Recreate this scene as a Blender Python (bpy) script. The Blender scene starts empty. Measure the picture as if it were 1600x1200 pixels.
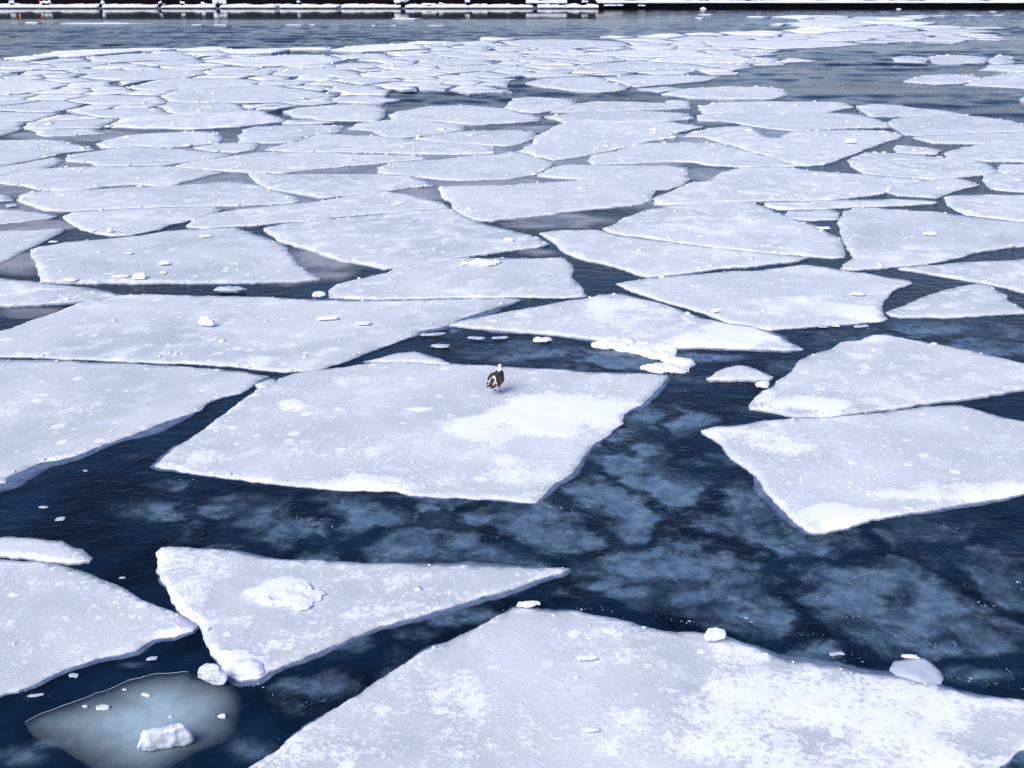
import bpy, bmesh, math, random
import numpy as np
from mathutils import Vector, Matrix, noise
from mathutils.geometry import delaunay_2d_cdt

random.seed(7)
SC = bpy.context.scene
COL = SC.collection

# ------------------------------------------------------------------ camera
FPX, CX, CY = 1700.0, 800.0, 600.0          # focal length and centre in photograph pixels
CAM_H = 6.0
PITCH = math.atan(650.0 / FPX)
cam_d = bpy.data.cameras.new('camera')
cam = bpy.data.objects.new('camera', cam_d)
COL.objects.link(cam)
cam.location = (0, 0, CAM_H)
cam.rotation_euler = (math.pi / 2 - PITCH, 0, 0)
cam_d.sensor_width = 36
cam_d.lens = FPX / 1600 * 36
cam_d.clip_end = 5000
SC.camera = cam

# ------------------------------------------------------------------ sky, sun, exposure
SUN_EL, SUN_AZ = math.radians(42), math.radians(-140)     # behind and left of the view
w = bpy.data.worlds.new('World')
SC.world = w
w.use_nodes = True
wt = w.node_tree
bg = wt.nodes['Background']
sky = wt.nodes.new('ShaderNodeTexSky')
sky.sky_type = 'NISHITA'
sky.sun_disc = False
sky.sun_elevation = SUN_EL
sky.sun_rotation = SUN_AZ
sky.air_density = 1.0
sky.dust_density = 1.0
sky.ozone_density = 3.0
bg.inputs[1].default_value = 0.065
veil = wt.nodes.new('ShaderNodeMix')          # thin winter overcast in front of the clear sky
veil.data_type = 'RGBA'
veil.blend_type = 'MULTIPLY'
veil.inputs[0].default_value = 1.0
veil.inputs[7].default_value = (1.03, 0.945, 1.075, 1)
wt.links.new(sky.outputs[0], veil.inputs[6])
wt.links.new(veil.outputs[2], bg.inputs[0])
sd = bpy.data.lights.new('sun', 'SUN')
sd.energy = 1.5
sd.angle = math.radians(40)
sd.color = (1.0, 0.97, 0.94)
sun = bpy.data.objects.new('sun', sd)
COL.objects.link(sun)
sun.rotation_euler = Vector((-math.sin(SUN_AZ) * math.cos(SUN_EL) * -1, math.cos(SUN_AZ) * math.cos(SUN_EL), math.sin(SUN_EL))).to_track_quat('Z', 'Y').to_euler()
SC.view_settings.view_transform = 'Standard'
SC.view_settings.look = 'None'
SC.view_settings.gamma = 1
SC.view_settings.exposure = 1.12

# ------------------------------------------------------------------ helpers
CP, SP = math.cos(PITCH), math.sin(PITCH)


def ground(px, py, z=0.0):
    """where the sight line through a photograph pixel meets the height z"""
    x, y = (px - CX) / FPX, (CY - py) / FPX
    d = (x, CP + y * SP, -SP + y * CP)
    t = (z - CAM_H) / d[2]
    return (d[0] * t, d[1] * t)


def to_px(X, Y, Z=0.0):
    f = Y * CP - (Z - CAM_H) * SP
    u = Y * SP + (Z - CAM_H) * CP
    return CX + FPX * X / f, CY - FPX * u / f


def px_per_m(x, y, z=0.0):
    return FPX / (y * CP - (z - CAM_H) * SP)


def tag(o, label=None, cat=None, group=None, kind=None):
    if label: o['label'] = label
    if cat: o['category'] = cat
    if group: o['group'] = group
    if kind: o['kind'] = kind
    return o


def link_mesh(name, me, mats, parent=None):
    o = bpy.data.objects.new(name, me)
    for m in mats: me.materials.append(m)
    COL.objects.link(o)
    if parent: o.parent = parent
    return o


def from_bm(name, bm, mats, parent=None, smooth=True):
    me = bpy.data.meshes.new(name)
    bm.normal_update()
    bm.to_mesh(me)
    bm.free()
    if smooth:
        for p in me.polygons: p.use_smooth = True
    return link_mesh(name, me, mats, parent)


def recentre(o):
    """put the object's origin at the middle of its base"""
    me = o.data
    n = len(me.vertices)
    co = np.empty(n * 3)
    me.vertices.foreach_get('co', co)
    co = co.reshape(-1, 3)
    c = (co.min(0) + co.max(0)) / 2
    c[2] = 0
    co -= c
    me.vertices.foreach_set('co', co.ravel())
    o.location = tuple(c)
    return o


def fnoise(x, y, z=0.0, oct=4, gain=0.5):
    s, a = 0.0, 1.0
    for i in range(oct):
        s += a * noise.noise(Vector((x, y, z + i * 7.3)))
        x *= 2.03; y *= 2.03; a *= gain
    return s


def parse(s):
    return [tuple(float(v) for v in p.split(',')) for p in s.split()]


# ------------------------------------------------------------------ node shorthand
class NT:
    def __init__(self, name):
        self.m = bpy.data.materials.new(name)
        self.m.use_nodes = True
        self.t = self.m.node_tree
        self.t.nodes.clear()
        self.out = self.t.nodes.new('ShaderNodeOutputMaterial')

    def n(self, kind, ins=None, **props):
        nd = self.t.nodes.new(kind)
        for k, v in props.items(): setattr(nd, k, v)
        for k, v in (ins or {}).items():
            if isinstance(v, bpy.types.NodeSocket): self.t.links.new(v, nd.inputs[k])
            else: nd.inputs[k].default_value = v
        return nd

    def math(self, op, a, b=0.0, clamp=False):
        return self.n('ShaderNodeMath', {0: a, 1: b}, operation=op, use_clamp=clamp).outputs[0]

    def ramp(self, v, lo, hi, a=0.0, b=1.0, smooth=True):
        return self.n('ShaderNodeMapRange', {0: v, 1: lo, 2: hi, 3: a, 4: b}, interpolation_type='SMOOTHSTEP' if smooth else 'LINEAR').outputs[0]

    def mix(self, f, a, b):
        nd = self.n('ShaderNodeMix', {0: f, 6: a, 7: b}, data_type='RGBA')
        return nd.outputs[2]

    def pos(self):
        return self.n('ShaderNodeNewGeometry').outputs['Position']

    def noise(self, vec, scale, detail=4.0, rough=0.5, dist=0.0):
        return self.n('ShaderNodeTexNoise', {'Vector': vec, 'Scale': scale, 'Detail': detail, 'Roughness': rough, 'Distortion': dist}).outputs[0]

    def attr(self, name):
        return self.n('ShaderNodeAttribute', attribute_name=name).outputs['Fac']

    def done(self, sh):
        self.t.links.new(sh, self.out.inputs[0])
        return self.m


def rgb(r, g, b): return (r, g, b, 1.0)


# ------------------------------------------------------------------ materials
def make_ice():
    k = NT('floe_ice')
    p = k.pos()
    p0 = p
    rnd = k.n('ShaderNodeObjectInfo').outputs['Random']
    rnd2 = k.math('FRACT', k.math('MULTIPLY', rnd, 7.31))
    p = k.n('ShaderNodeVectorMath', {0: p, 1: k.n('ShaderNodeCombineXYZ', {2: k.math('MULTIPLY', rnd, 60.0)}).outputs[0]}, operation='ADD').outputs[0]
    snow = k.attr('snow')
    big = k.noise(p, 0.42, 5, 0.55, 0.6)
    mid = k.noise(p, 2.1, 7, 0.62, 0.3)
    fine = k.noise(p, 19.0, 8, 0.70)
    base = k.mix(k.ramp(big, 0.36, 0.66), rgb(0.53, 0.57, 0.58), rgb(0.72, 0.745, 0.735))
    base = k.mix(k.math('MULTIPLY', rnd2, 0.5), base, rgb(0.75, 0.77, 0.755))
    base = k.mix(k.math('MULTIPLY', k.ramp(mid, 0.44, 0.72), 0.5), base, rgb(0.74, 0.78, 0.86))
    # frozen-in crumbs: distorted cells, only some of them, gathered in drifts
    wv = k.n('ShaderNodeVectorMath', {0: p, 1: k.n('ShaderNodeVectorMath', {0: k.n('ShaderNodeTexNoise', {'Vector': p, 'Scale': 9.0, 'Detail': 3.0}).outputs[1], 'Scale': 0.16}, operation='SCALE').outputs[0]}, operation='ADD').outputs[0]
    def flecks(scale, lo, hi, r):
        v = k.n('ShaderNodeTexVoronoi', {'Vector': wv, 'Scale': scale, 'Randomness': 1.0})
        sel = k.n('ShaderNodeSeparateColor', {0: v.outputs['Color']})
        on = k.ramp(sel.outputs[0], lo, hi)
        size = k.math('MULTIPLY', sel.outputs[1], r)
        d = k.math('SUBTRACT', k.math('ADD', size, 0.08), v.outputs['Distance'])
        return k.math('MULTIPLY', k.ramp(d, 0.0, 0.10), on)
    drift = k.ramp(k.math('ADD', k.noise(p, 0.8, 4, 0.6, 0.4), k.math('MULTIPLY', k.math('SUBTRACT', rnd2, 0.5), 0.16)), 0.40, 0.64)
    f1 = k.math('MULTIPLY', flecks(4.2, 0.62, 0.70, 0.34), 0.85)
    f2 = k.math('MULTIPLY', flecks(11.0, 0.42, 0.52, 0.42), k.math('ADD', k.math('MULTIPLY', drift, 0.8), 0.2))
    f3 = k.math('MULTIPLY', flecks(27.0, 0.35, 0.5, 0.5), k.math('ADD', k.math('MULTIPLY', drift, 0.65), 0.15))
    fl = k.math('MAXIMUM', k.math('MAXIMUM', f1, f2), f3)
    crust = k.ramp(k.math('ADD', k.math('MULTIPLY', snow, 0.52), k.math('ADD', k.math('MULTIPLY', fine, 1.25), k.math('MULTIPLY', mid, 0.85))), 1.12, 1.42)
    crust2 = k.math('MULTIPLY', k.ramp(k.math('ADD', k.math('MULTIPLY', mid, 0.6), k.math('MULTIPLY', fine, 0.5)), 0.555, 0.63), k.ramp(rnd, 0.0, 1.0, 0.25, 0.95))
    w_ = k.math('MAXIMUM', k.math('MAXIMUM', crust, crust2), fl, clamp=True)
    col = k.mix(w_, base, rgb(0.94, 0.95, 0.97))
    hgt = k.math('ADD', k.math('MULTIPLY', w_, 0.6), k.math('MULTIPLY', fine, 0.7))
    bmp = k.n('ShaderNodeBump', {'Strength': 0.45, 'Distance': 0.02, 'Height': hgt})
    bs = k.n('ShaderNodeBsdfPrincipled', {'Base Color': col, 'Roughness': k.ramp(w_, 0.0, 1.0, 0.42, 0.85), 'Normal': bmp.outputs[0]})
    bs.inputs['Specular IOR Level'].default_value = 0.35
    return k.done(bs.outputs[0])


def make_side():
    k = NT('wet_ice_side')
    p = k.pos()
    f = k.noise(p, 9.0, 5, 0.6)
    col = k.mix(k.ramp(f, 0.35, 0.65), rgb(0.36, 0.42, 0.54), rgb(0.60, 0.64, 0.73))
    bmp = k.n('ShaderNodeBump', {'Strength': 0.5, 'Distance': 0.02, 'Height': f})
    bs = k.n('ShaderNodeBsdfPrincipled', {'Base Color': col, 'Roughness': 0.3, 'Normal': bmp.outputs[0]})
    return k.done(bs.outputs[0])


def ripple(k, strength):
    p = k.pos()
    a = k.n('ShaderNodeMapping', {'Vector': p, 'Scale': (1.0, 1.7, 1.0), 'Rotation': (0, 0, 0.25)}).outputs[0]
    calm = k.ramp(k.noise(p, 0.11, 3, 0.5, 0.5), 0.38, 0.62, 0.45, 1.0)
    h = k.math('ADD', k.math('MULTIPLY', k.noise(a, 2.6, 4, 0.6, 0.4), 1.0), k.math('MULTIPLY', k.noise(a, 9.0, 4, 0.6, 0.3), 0.30))
    return k.n('ShaderNodeBump', {'Strength': k.math('MULTIPLY', calm, strength), 'Distance': 0.08, 'Height': h}).outputs[0]


def make_water():
    k = NT('river_water')
    nrm = ripple(k, k.math('MULTIPLY', k.attr('ripple'), 0.42))
    p = k.pos()
    col = k.mix(k.ramp(k.noise(p, 0.9, 5, 0.6), 0.35, 0.7), rgb(0.0015, 0.006, 0.016), rgb(0.005, 0.022, 0.05))
    bs = k.n('ShaderNodeBsdfPrincipled', {'Base Color': col, 'Roughness': 0.06, 'IOR': 1.2, 'Normal': nrm, 'Specular Tint': rgb(0.55, 0.74, 1.0), 'Specular IOR Level': 0.3})
    return k.done(bs.outputs[0])


def make_slush(name, a, b, gain=1.0, veins=0.0):
    k = NT(name)
    p = k.pos()
    d = k.attr('cover')
    nz = k.noise(p, 2.2, 7, 0.65, 0.6)
    wp = k.n('ShaderNodeVectorMath', {0: p, 1: k.n('ShaderNodeVectorMath', {0: k.n('ShaderNodeTexNoise', {'Vector': p, 'Scale': 1.3, 'Detail': 5.0, 'Roughness': 0.62}).outputs[1], 'Scale': 1.5}, operation='SCALE').outputs[0]}, operation='ADD').outputs[0]
    e1 = k.n('ShaderNodeTexVoronoi', {'Vector': wp, 'Scale': 0.62}, feature='DISTANCE_TO_EDGE', voronoi_dimensions='2D').outputs['Distance']
    e2 = k.n('ShaderNodeTexVoronoi', {'Vector': wp, 'Scale': 2.6}, feature='DISTANCE_TO_EDGE', voronoi_dimensions='2D').outputs['Distance']
    vein = k.math('MULTIPLY', k.ramp(e1, 0.0, 0.17, 1.0 - veins, 1.0), k.ramp(e2, 0.0, 0.16, 1.0 - veins * 0.3, 1.0))
    fac = k.math('MULTIPLY', k.math('MULTIPLY', d, vein), k.ramp(nz, 0.25, 0.75, 0.35 if veins else 0.85, 1.3), clamp=True)
    if veins: fac = k.ramp(fac, 0.06, 0.66)
    col = k.mix(k.ramp(k.noise(p, 5.0, 6, 0.65), 0.35, 0.7), a, b)
    nrm = ripple(k, 0.25)
    bs = k.n('ShaderNodeBsdfPrincipled', {'Base Color': col, 'Roughness': 0.22, 'IOR': 1.25, 'Normal': nrm, 'Specular Tint': rgb(0.6, 0.76, 1.0), 'Specular IOR Level': 0.3})
    tr = k.n('ShaderNodeBsdfTransparent')
    mx = k.n('ShaderNodeMixShader', {0: k.math('MULTIPLY', fac, gain, clamp=True), 1: tr.outputs[0], 2: bs.outputs[0]})
    return k.done(mx.outputs[0])


def make_grey_ice():
    k = NT('thin_grey_ice')
    p = k.pos()
    d = k.attr('cover')
    f = k.noise(p, 0.7, 5, 0.6, 0.4)
    col = k.mix(k.ramp(f, 0.35, 0.68), rgb(0.14, 0.145, 0.165), rgb(0.36, 0.34, 0.345))
    spots = k.ramp(k.noise(p, 5.5, 5, 0.7), 0.60, 0.66)
    col = k.mix(k.math('MULTIPLY', spots, 0.8), col, rgb(0.03, 0.045, 0.08))
    bmp = k.n('ShaderNodeBump', {'Strength': 0.1, 'Distance': 0.01, 'Height': k.noise(p, 6.0, 4)})
    bs = k.n('ShaderNodeBsdfPrincipled', {'Base Color': col, 'Roughness': 0.25, 'IOR': 1.33, 'Normal': bmp.outputs[0]})
    tr = k.n('ShaderNodeBsdfTransparent')
    fac = k.ramp(k.math('ADD', d, k.math('MULTIPLY', k.math('SUBTRACT', k.noise(p, 1.3, 4), 0.5), 0.5)), 0.35, 0.65)
    mx = k.n('ShaderNodeMixShader', {0: fac, 1: tr.outputs[0], 2: bs.outputs[0]})
    return k.done(mx.outputs[0])


def make_snow(name='packed_snow', a=(0.84, 0.87, 0.92), b=(0.93, 0.94, 0.96), sss=False, scale=14.0):
    k = NT(name)
    p = k.pos()
    f = k.noise(p, scale, 7, 0.65)
    col = k.mix(k.ramp(f, 0.3, 0.7), rgb(*a), rgb(*b))
    bmp = k.n('ShaderNodeBump', {'Strength': 0.5, 'Distance': 0.02, 'Height': f})
    bs = k.n('ShaderNodeBsdfPrincipled', {'Base Color': col, 'Roughness': 0.7 if not sss else 0.35, 'Normal': bmp.outputs[0]})
    bs.inputs['Specular IOR Level'].default_value = 0.3
    if sss:
        bs.inputs['Subsurface Weight'].default_value = 0.5
        bs.inputs['Subsurface Radius'].default_value = (0.05, 0.05, 0.05)
        bs.inputs['Subsurface Scale'].default_value = 0.6
    return k.done(bs.outputs[0])


def make_plain(name, a, b, scale, rough=0.8):
    k = NT(name)
    p = k.pos()
    f = k.noise(p, scale, 6, 0.65)
    col = k.mix(k.ramp(f, 0.3, 0.7), rgb(*a), rgb(*b))
    bmp = k.n('ShaderNodeBump', {'Strength': 0.5, 'Distance': 0.03, 'Height': f})
    bs = k.n('ShaderNodeBsdfPrincipled', {'Base Color': col, 'Roughness': rough, 'Normal': bmp.outputs[0]})
    bs.inputs['Specular IOR Level'].default_value = 0.1
    return k.done(bs.outputs[0])


ICE, SIDE, WATER = make_ice(), make_side(), make_water()
SLUSH = make_slush('sunken_slush', rgb(0.085, 0.15, 0.235), rgb(0.19, 0.285, 0.38), 0.84, 0.76)
SKIRT = make_slush('sunken_ice_rim', rgb(0.10, 0.145, 0.24), rgb(0.20, 0.26, 0.37), 0.9)
TEAL = make_slush('clear_ice_pane', rgb(0.36, 0.48, 0.53), rgb(0.42, 0.53, 0.57), 0.95)
GREY = make_grey_ice()
SNOW = make_snow()
BLOCK = make_snow('block_ice', (0.60, 0.66, 0.72), (0.90, 0.92, 0.95), True, 16.0)
CLEAR = make_snow('glassy_grey_ice', (0.42, 0.48, 0.56), (0.62, 0.67, 0.74), True, 5.0)

# ------------------------------------------------------------------ water
def water_mesh():
    rows = [-30, 3, 8, 14, 20, 30, 40]
    y = 41.0
    while y < 186:
        rows.append(y)
        y += 0.0042 * y
    rows += [190, 260, 500, 1500]
    t = [-40, -8, -2.5, -1.2] + list(np.linspace(-.56, .56, 620)) + [1.2, 2.5, 8, 40]
    Y, U = np.meshgrid(np.array(rows), np.array(t), indexing='ij')
    X = U * np.maximum(Y, 12)
    rg = np.random.default_rng(4)
    Z = np.zeros(X.shape)
    for k in range(46):
        lam = rg.uniform(.7, 4.5)
        a = rg.normal(-math.pi / 2, .75)
        kx, ky = 2 * math.pi / lam * math.cos(a), 2 * math.pi / lam * math.sin(a)
        Z += lam * np.sin(kx * X + ky * Y + rg.uniform(0, 6.3))
    Z = np.minimum(Z * 0.0038 - 0.045, 0.006)
    g = np.zeros(X.shape)                      # gusts and calm lanes
    for k in range(9):
        g += np.sin(X * rg.normal(0, .09) + Y * rg.normal(0, .22) + rg.uniform(0, 6.3))
    gust = np.clip(.75 + .16 * g, .25, 1.3)
    calm = np.clip((Y - 126) / 18, 0, 1) * np.clip((30 - X) / 20, 0, 1)      # sheltered water below the ledge
    Z *= gust * (1 - .98 * calm) * np.clip((Y - 41) / 8, 0, 1) * (np.abs(U) < .55) * (Y < 187)
    nr, nc = X.shape
    V = np.stack([X.ravel(), Y.ravel(), Z.ravel()], 1)
    i = (np.arange(nr - 1)[:, None] * nc + np.arange(nc - 1)[None]).ravel()
    F = np.stack([i, i + 1, i + nc + 1, i + nc], 1)
    me = bpy.data.meshes.new('water')
    me.vertices.add(len(V)); me.vertices.foreach_set('co', V.ravel())
    me.loops.add(F.size); me.loops.foreach_set('vertex_index', F.ravel().astype(np.int32))
    me.polygons.add(len(F)); me.polygons.foreach_set('loop_start', (np.arange(len(F)) * 4).astype(np.int32))
    me.polygons.foreach_set('use_smooth', np.ones(len(F), bool))
    me.update(calc_edges=True)
    me.attributes.new('ripple', 'FLOAT', 'POINT').data.foreach_set('value', (1 - .99 * calm).ravel())
    return link_mesh('water', me, [WATER])


tag(water_mesh(), kind='structure')

# ------------------------------------------------------------------ floes
SNOW_BLOBS = [  # photograph ellipse (cx, cy, rx, ry, amount) of drifted snow lying on the floes
    (885, 650, 105, 34, 1.15), (800, 668, 110, 20, .75), (960, 640, 45, 20, 1.1), (620, 757, 220, 11, .6), (820, 742, 60, 24, .75),
    (305, 715, 60, 14, .5), (462, 635, 22, 8, .8), (650, 640, 32, 4, .9), (830, 772, 40, 10, .8), (520, 590, 90, 12, .35), (600, 700, 160, 20, .25),
    (458, 928, 52, 22, 1.1), (385, 1045, 36, 18, 1.1), (300, 876, 60, 18, .55), (285, 915, 30, 40, .4), (560, 985, 120, 14, .3),
    (1285, 806, 62, 24, 1.1), (1500, 768, 130, 16, .8), (1200, 690, 70, 20, .55), (1135, 674, 40, 8, .6), (1240, 760, 40, 30, .5),
    (1250, 634, 70, 12, .95), (1195, 622, 20, 14, .7), (1390, 610, 120, 14, .3), (1360, 530, 40, 6, .7),
    (1165, 530, 95, 13, 1.15), (960, 474, 50, 12, .65), (1010, 495, 90, 12, .5), (1120, 512, 70, 8, .7),
    (1300, 1100, 240, 55, .65), (1250, 1182, 220, 40, .75), (1180, 1018, 90, 20, .75), (1510, 1115, 120, 32, .7), (1240, 1060, 120, 20, .5),
    (840, 958, 40, 8, .5), (700, 1090, 220, 50, .42), (900, 1150, 260, 40, .45), (960, 1010, 160, 30, .35), (540, 1160, 120, 30, .4), (1020, 990, 80, 12, .3), (560, 1120, 60, 40, .2),
    (60, 640, 90, 25, .25), (10, 742, 16, 12, .8), (230, 460, 160, 6, .4), (640, 470, 160, 6, .35), (400, 560, 60, 10, .5),
    (1250, 480, 100, 14, .55), (1350, 490, 40, 12, .8), (1230, 424, 60, 8, .6), (720, 452, 90, 10, .35),
    (1120, 345, 110, 16, .5), (1030, 395, 120, 10, .4), (1400, 400, 90, 14, .4), (720, 375, 110, 18, .35), (1560, 425, 60, 8, .6),
    (130, 1010, 120, 20, .2), (60, 920, 80, 20, .25)]


def snow_at(px, py, wob):
    s = np.zeros_like(px)
    for cx, cy, rx, ry, a in SNOW_BLOBS:
        q = ((px - cx) / rx) ** 2 + ((py - cy) / ry) ** 2
        s = np.maximum(s, a * np.clip((1.75 - q + wob) * .75, 0, 1))
    return s


def roughen(poly, amp, seg, seed):
    out = []
    n = len(poly)
    for i in range(n):
        a, b = Vector(poly[i]), Vector(poly[(i + 1) % n])
        d = b - a
        m = max(1, int(d.length / seg))
        nrm = Vector((-d.y, d.x)).normalized() if d.length > 1e-6 else Vector((0, 0))
        for j in range(m):
            q = a + d * (j / m)
            f = fnoise(q.x * 0.9 / (amp * 12), q.y * 0.9 / (amp * 12), seed, 5, 0.68)
            out.append(q + nrm * (f * amp))
    return out


def soften(poly, k=0.09):
    """round the traced corners a little"""
    n = len(poly)
    out = []
    for i in range(n):
        a, b, c = Vector(poly[i - 1]), Vector(poly[i]), Vector(poly[(i + 1) % n])
        out.append(b + (a - b) * k)
        out.append(b * (1 - k / 2) + (a + c) * (k / 4))
        out.append(b + (c - b) * k)
    return out


def grow(poly, w):
    n = len(poly)
    P = [Vector(p) for p in poly]
    area = sum(P[i].x * P[(i + 1) % n].y - P[(i + 1) % n].x * P[i].y for i in range(n))
    sg = 1 if area > 0 else -1
    out = []
    for i in range(n):
        t = (P[(i + 1) % n] - P[i - 1]).normalized()
        out.append(P[i] + Vector((t.y, -t.x)) * (sg * w))
    return out


def inside_mask(pts, poly):
    x, y = pts[:, 0], pts[:, 1]
    r = np.zeros(len(pts), bool)
    P = np.array(poly)
    Q = np.roll(P, -1, 0)
    for (x1, y1), (x2, y2) in zip(P, Q):
        if y1 == y2: continue
        c = ((y1 > y) != (y2 > y)) & (x < (x2 - x1) * (y - y1) / (y2 - y1) + x1)
        r ^= c
    return r


def edge_dist(pts, poly):
    P = np.array(poly)
    Q = np.roll(P, -1, 0)
    D = Q - P
    L = np.maximum((D ** 2).sum(1), 1e-12)
    best = np.full(len(pts), 1e9)
    for i in range(len(P)):
        t = np.clip(((pts - P[i]) @ D[i]) / L[i], 0, 1)
        q = P[i] + t[:, None] * D[i]
        best = np.minimum(best, ((pts - q) ** 2).sum(1))
    return np.sqrt(best)


FLOES = []          # (object, outline, freeboard) for scattering crumbs


def build_floe(name, outline, fb, seed, parent=None, extra_snow=0.0, mats=None, detail=1.0, relief=1.0):
    P = np.array([tuple(p) for p in outline])
    d = math.hypot(*P.mean(0))
    sp = max(0.085, d * 0.0075) / detail
    lo, hi = P.min(0), P.max(0)
    nx, ny = int((hi[0] - lo[0]) / sp) + 1, int((hi[1] - lo[1]) / sp) + 1
    rng = np.random.default_rng(int(seed * 1000) + 5)
    gx, gy = np.meshgrid(np.arange(nx), np.arange(ny))
    G = np.stack([lo[0] + (gx.ravel() + .5) * sp, lo[1] + (gy.ravel() + .5) * sp], 1) + rng.uniform(-.3, .3, (nx * ny, 2)) * sp
    if len(G):
        G = G[inside_mask(G, P)]
    if len(G):
        G = G[edge_dist(G, P) > sp * 0.5]
    # inner ring that carries the rounded edge
    allp = [Vector(p) for p in P] + [Vector(p) for p in G]
    n = len(P)
    vs, es, fs, ov, oe, of = delaunay_2d_cdt(allp, [(i, (i + 1) % n) for i in range(n)], [], 1, 1e-5)
    V = np.array([tuple(v) for v in vs])
    ed = edge_dist(V, P)
    px, py = to_px(V[:, 0], V[:, 1], fb)
    rz = np.zeros(len(V)); rim = np.zeros(len(V))
    for i, (x, y) in enumerate(V):
        rz[i] = fnoise(x * 1.3, y * 1.3, seed, 3)
        rim[i] = fnoise(x * 0.8, y * 0.8, seed + 40, 4, .6)
    sn = snow_at(px, py, 1.5 * rim + .5 * rz)
    wrim = max(0.10, d * 0.006)
    rimf = np.clip(1 - ed / (wrim * (1.2 + rim)), 0, 1) * np.clip(1.25 - d / 40, .35, 1)
    sn = np.maximum(sn, np.clip(rim * 1.1 + 0.25, 0, .85) * rimf) + extra_snow
    sn = np.clip(sn + 0.10 * rim, 0, 1.3)
    edge = np.clip(ed / 0.05, 0, 1)
    z = fb + relief * (0.010 * rz + 0.024 * np.clip(sn, 0, 1) * (0.55 + 0.6 * rim) + 0.004 * rimf * rim) * edge - 0.012 * (1 - edge)
    bm = bmesh.new()
    lay = bm.verts.layers.float.new('snow')
    bv = [bm.verts.new((x, y, zz)) for (x, y), zz in zip(V, z)]
    for f in fs:
        try:
            q = bm.faces.new([bv[i] for i in f])
        except ValueError:
            pass
    bm.normal_update()
    for f in bm.faces:
        if f.normal.z < 0: f.normal_flip()
    for v, s in zip(bv, sn): v[lay] = s
    be = [e for e in bm.edges if len(e.link_faces) == 1]
    r = bmesh.ops.extrude_edge_only(bm, edges=be)
    low = [g for g in r['geom'] if isinstance(g, bmesh.types.BMVert)]
    for v in low:
        v.co.z = -0.10
        v[lay] = 0
    for f in r['geom']:
        if isinstance(f, bmesh.types.BMFace): f.material_index = 1
    loose = [v for v in bm.verts if not v.link_faces]
    bmesh.ops.delete(bm, geom=loose, context='VERTS')
    top = [f for f in bm.faces if f.material_index == 0]
    bm.normal_update()
    o = from_bm(name, bm, mats or [ICE, SIDE], parent, smooth=False)
    for p in o.data.polygons:
        p.use_smooth = p.material_index == 0
    return o


def skirt(outline, floe, width, seed, span=None):
    """ice of the floe that continues under water beside its edge"""
    n = len(outline)
    P = [Vector(p) for p in outline]
    area = sum(P[i].x * P[(i + 1) % n].y - P[(i + 1) % n].x * P[i].y for i in range(n))
    sg = 1 if area > 0 else -1
    bm = bmesh.new()
    lay = bm.verts.layers.float.new('cover')
    rings = [(-0.04, 0.8), (0.25, 1.0), (0.7, 0.8), (1.0, 0.0)]
    R = []
    for t, dn in rings:
        row = []
        for i in range(n):
            tg = (P[(i + 3) % n] - P[i - 3]).normalized()
            nr = Vector((tg.y, -tg.x)) * sg
            ww = width * max(0.03, 0.45 + 1.7 * fnoise(P[i].x * .6, P[i].y * .6, seed, 3))
            q = P[i] + nr * (ww * t)
            v = bm.verts.new((q.x, q.y, 0.006 + 0.0015 * (1 - t)))
            v[lay] = dn
            row.append(v)
        R.append(row)
    for a, b in zip(R[:-1], R[1:]):
        for i in range(n):
            j = (i + 1) % n
            c = P[i]
            if span and not span(*to_px(c.x, c.y)): continue
            bm.faces.new((a[i], a[j], b[j], b[i]))
    bmesh.ops.delete(bm, geom=[v for v in bm.verts if not v.link_faces], context='VERTS')
    if not bm.faces:
        bm.free(); return
    bm.normal_update()
    for f in bm.faces:
        if f.normal.z < 0: f.normal_flip()
    o = from_bm('submerged_rim', bm, [SKIRT])
    c = floe.location
    me = o.data
    for v in me.vertices: v.co -= Vector((c.x, c.y, 0))
    o.parent = floe


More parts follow.
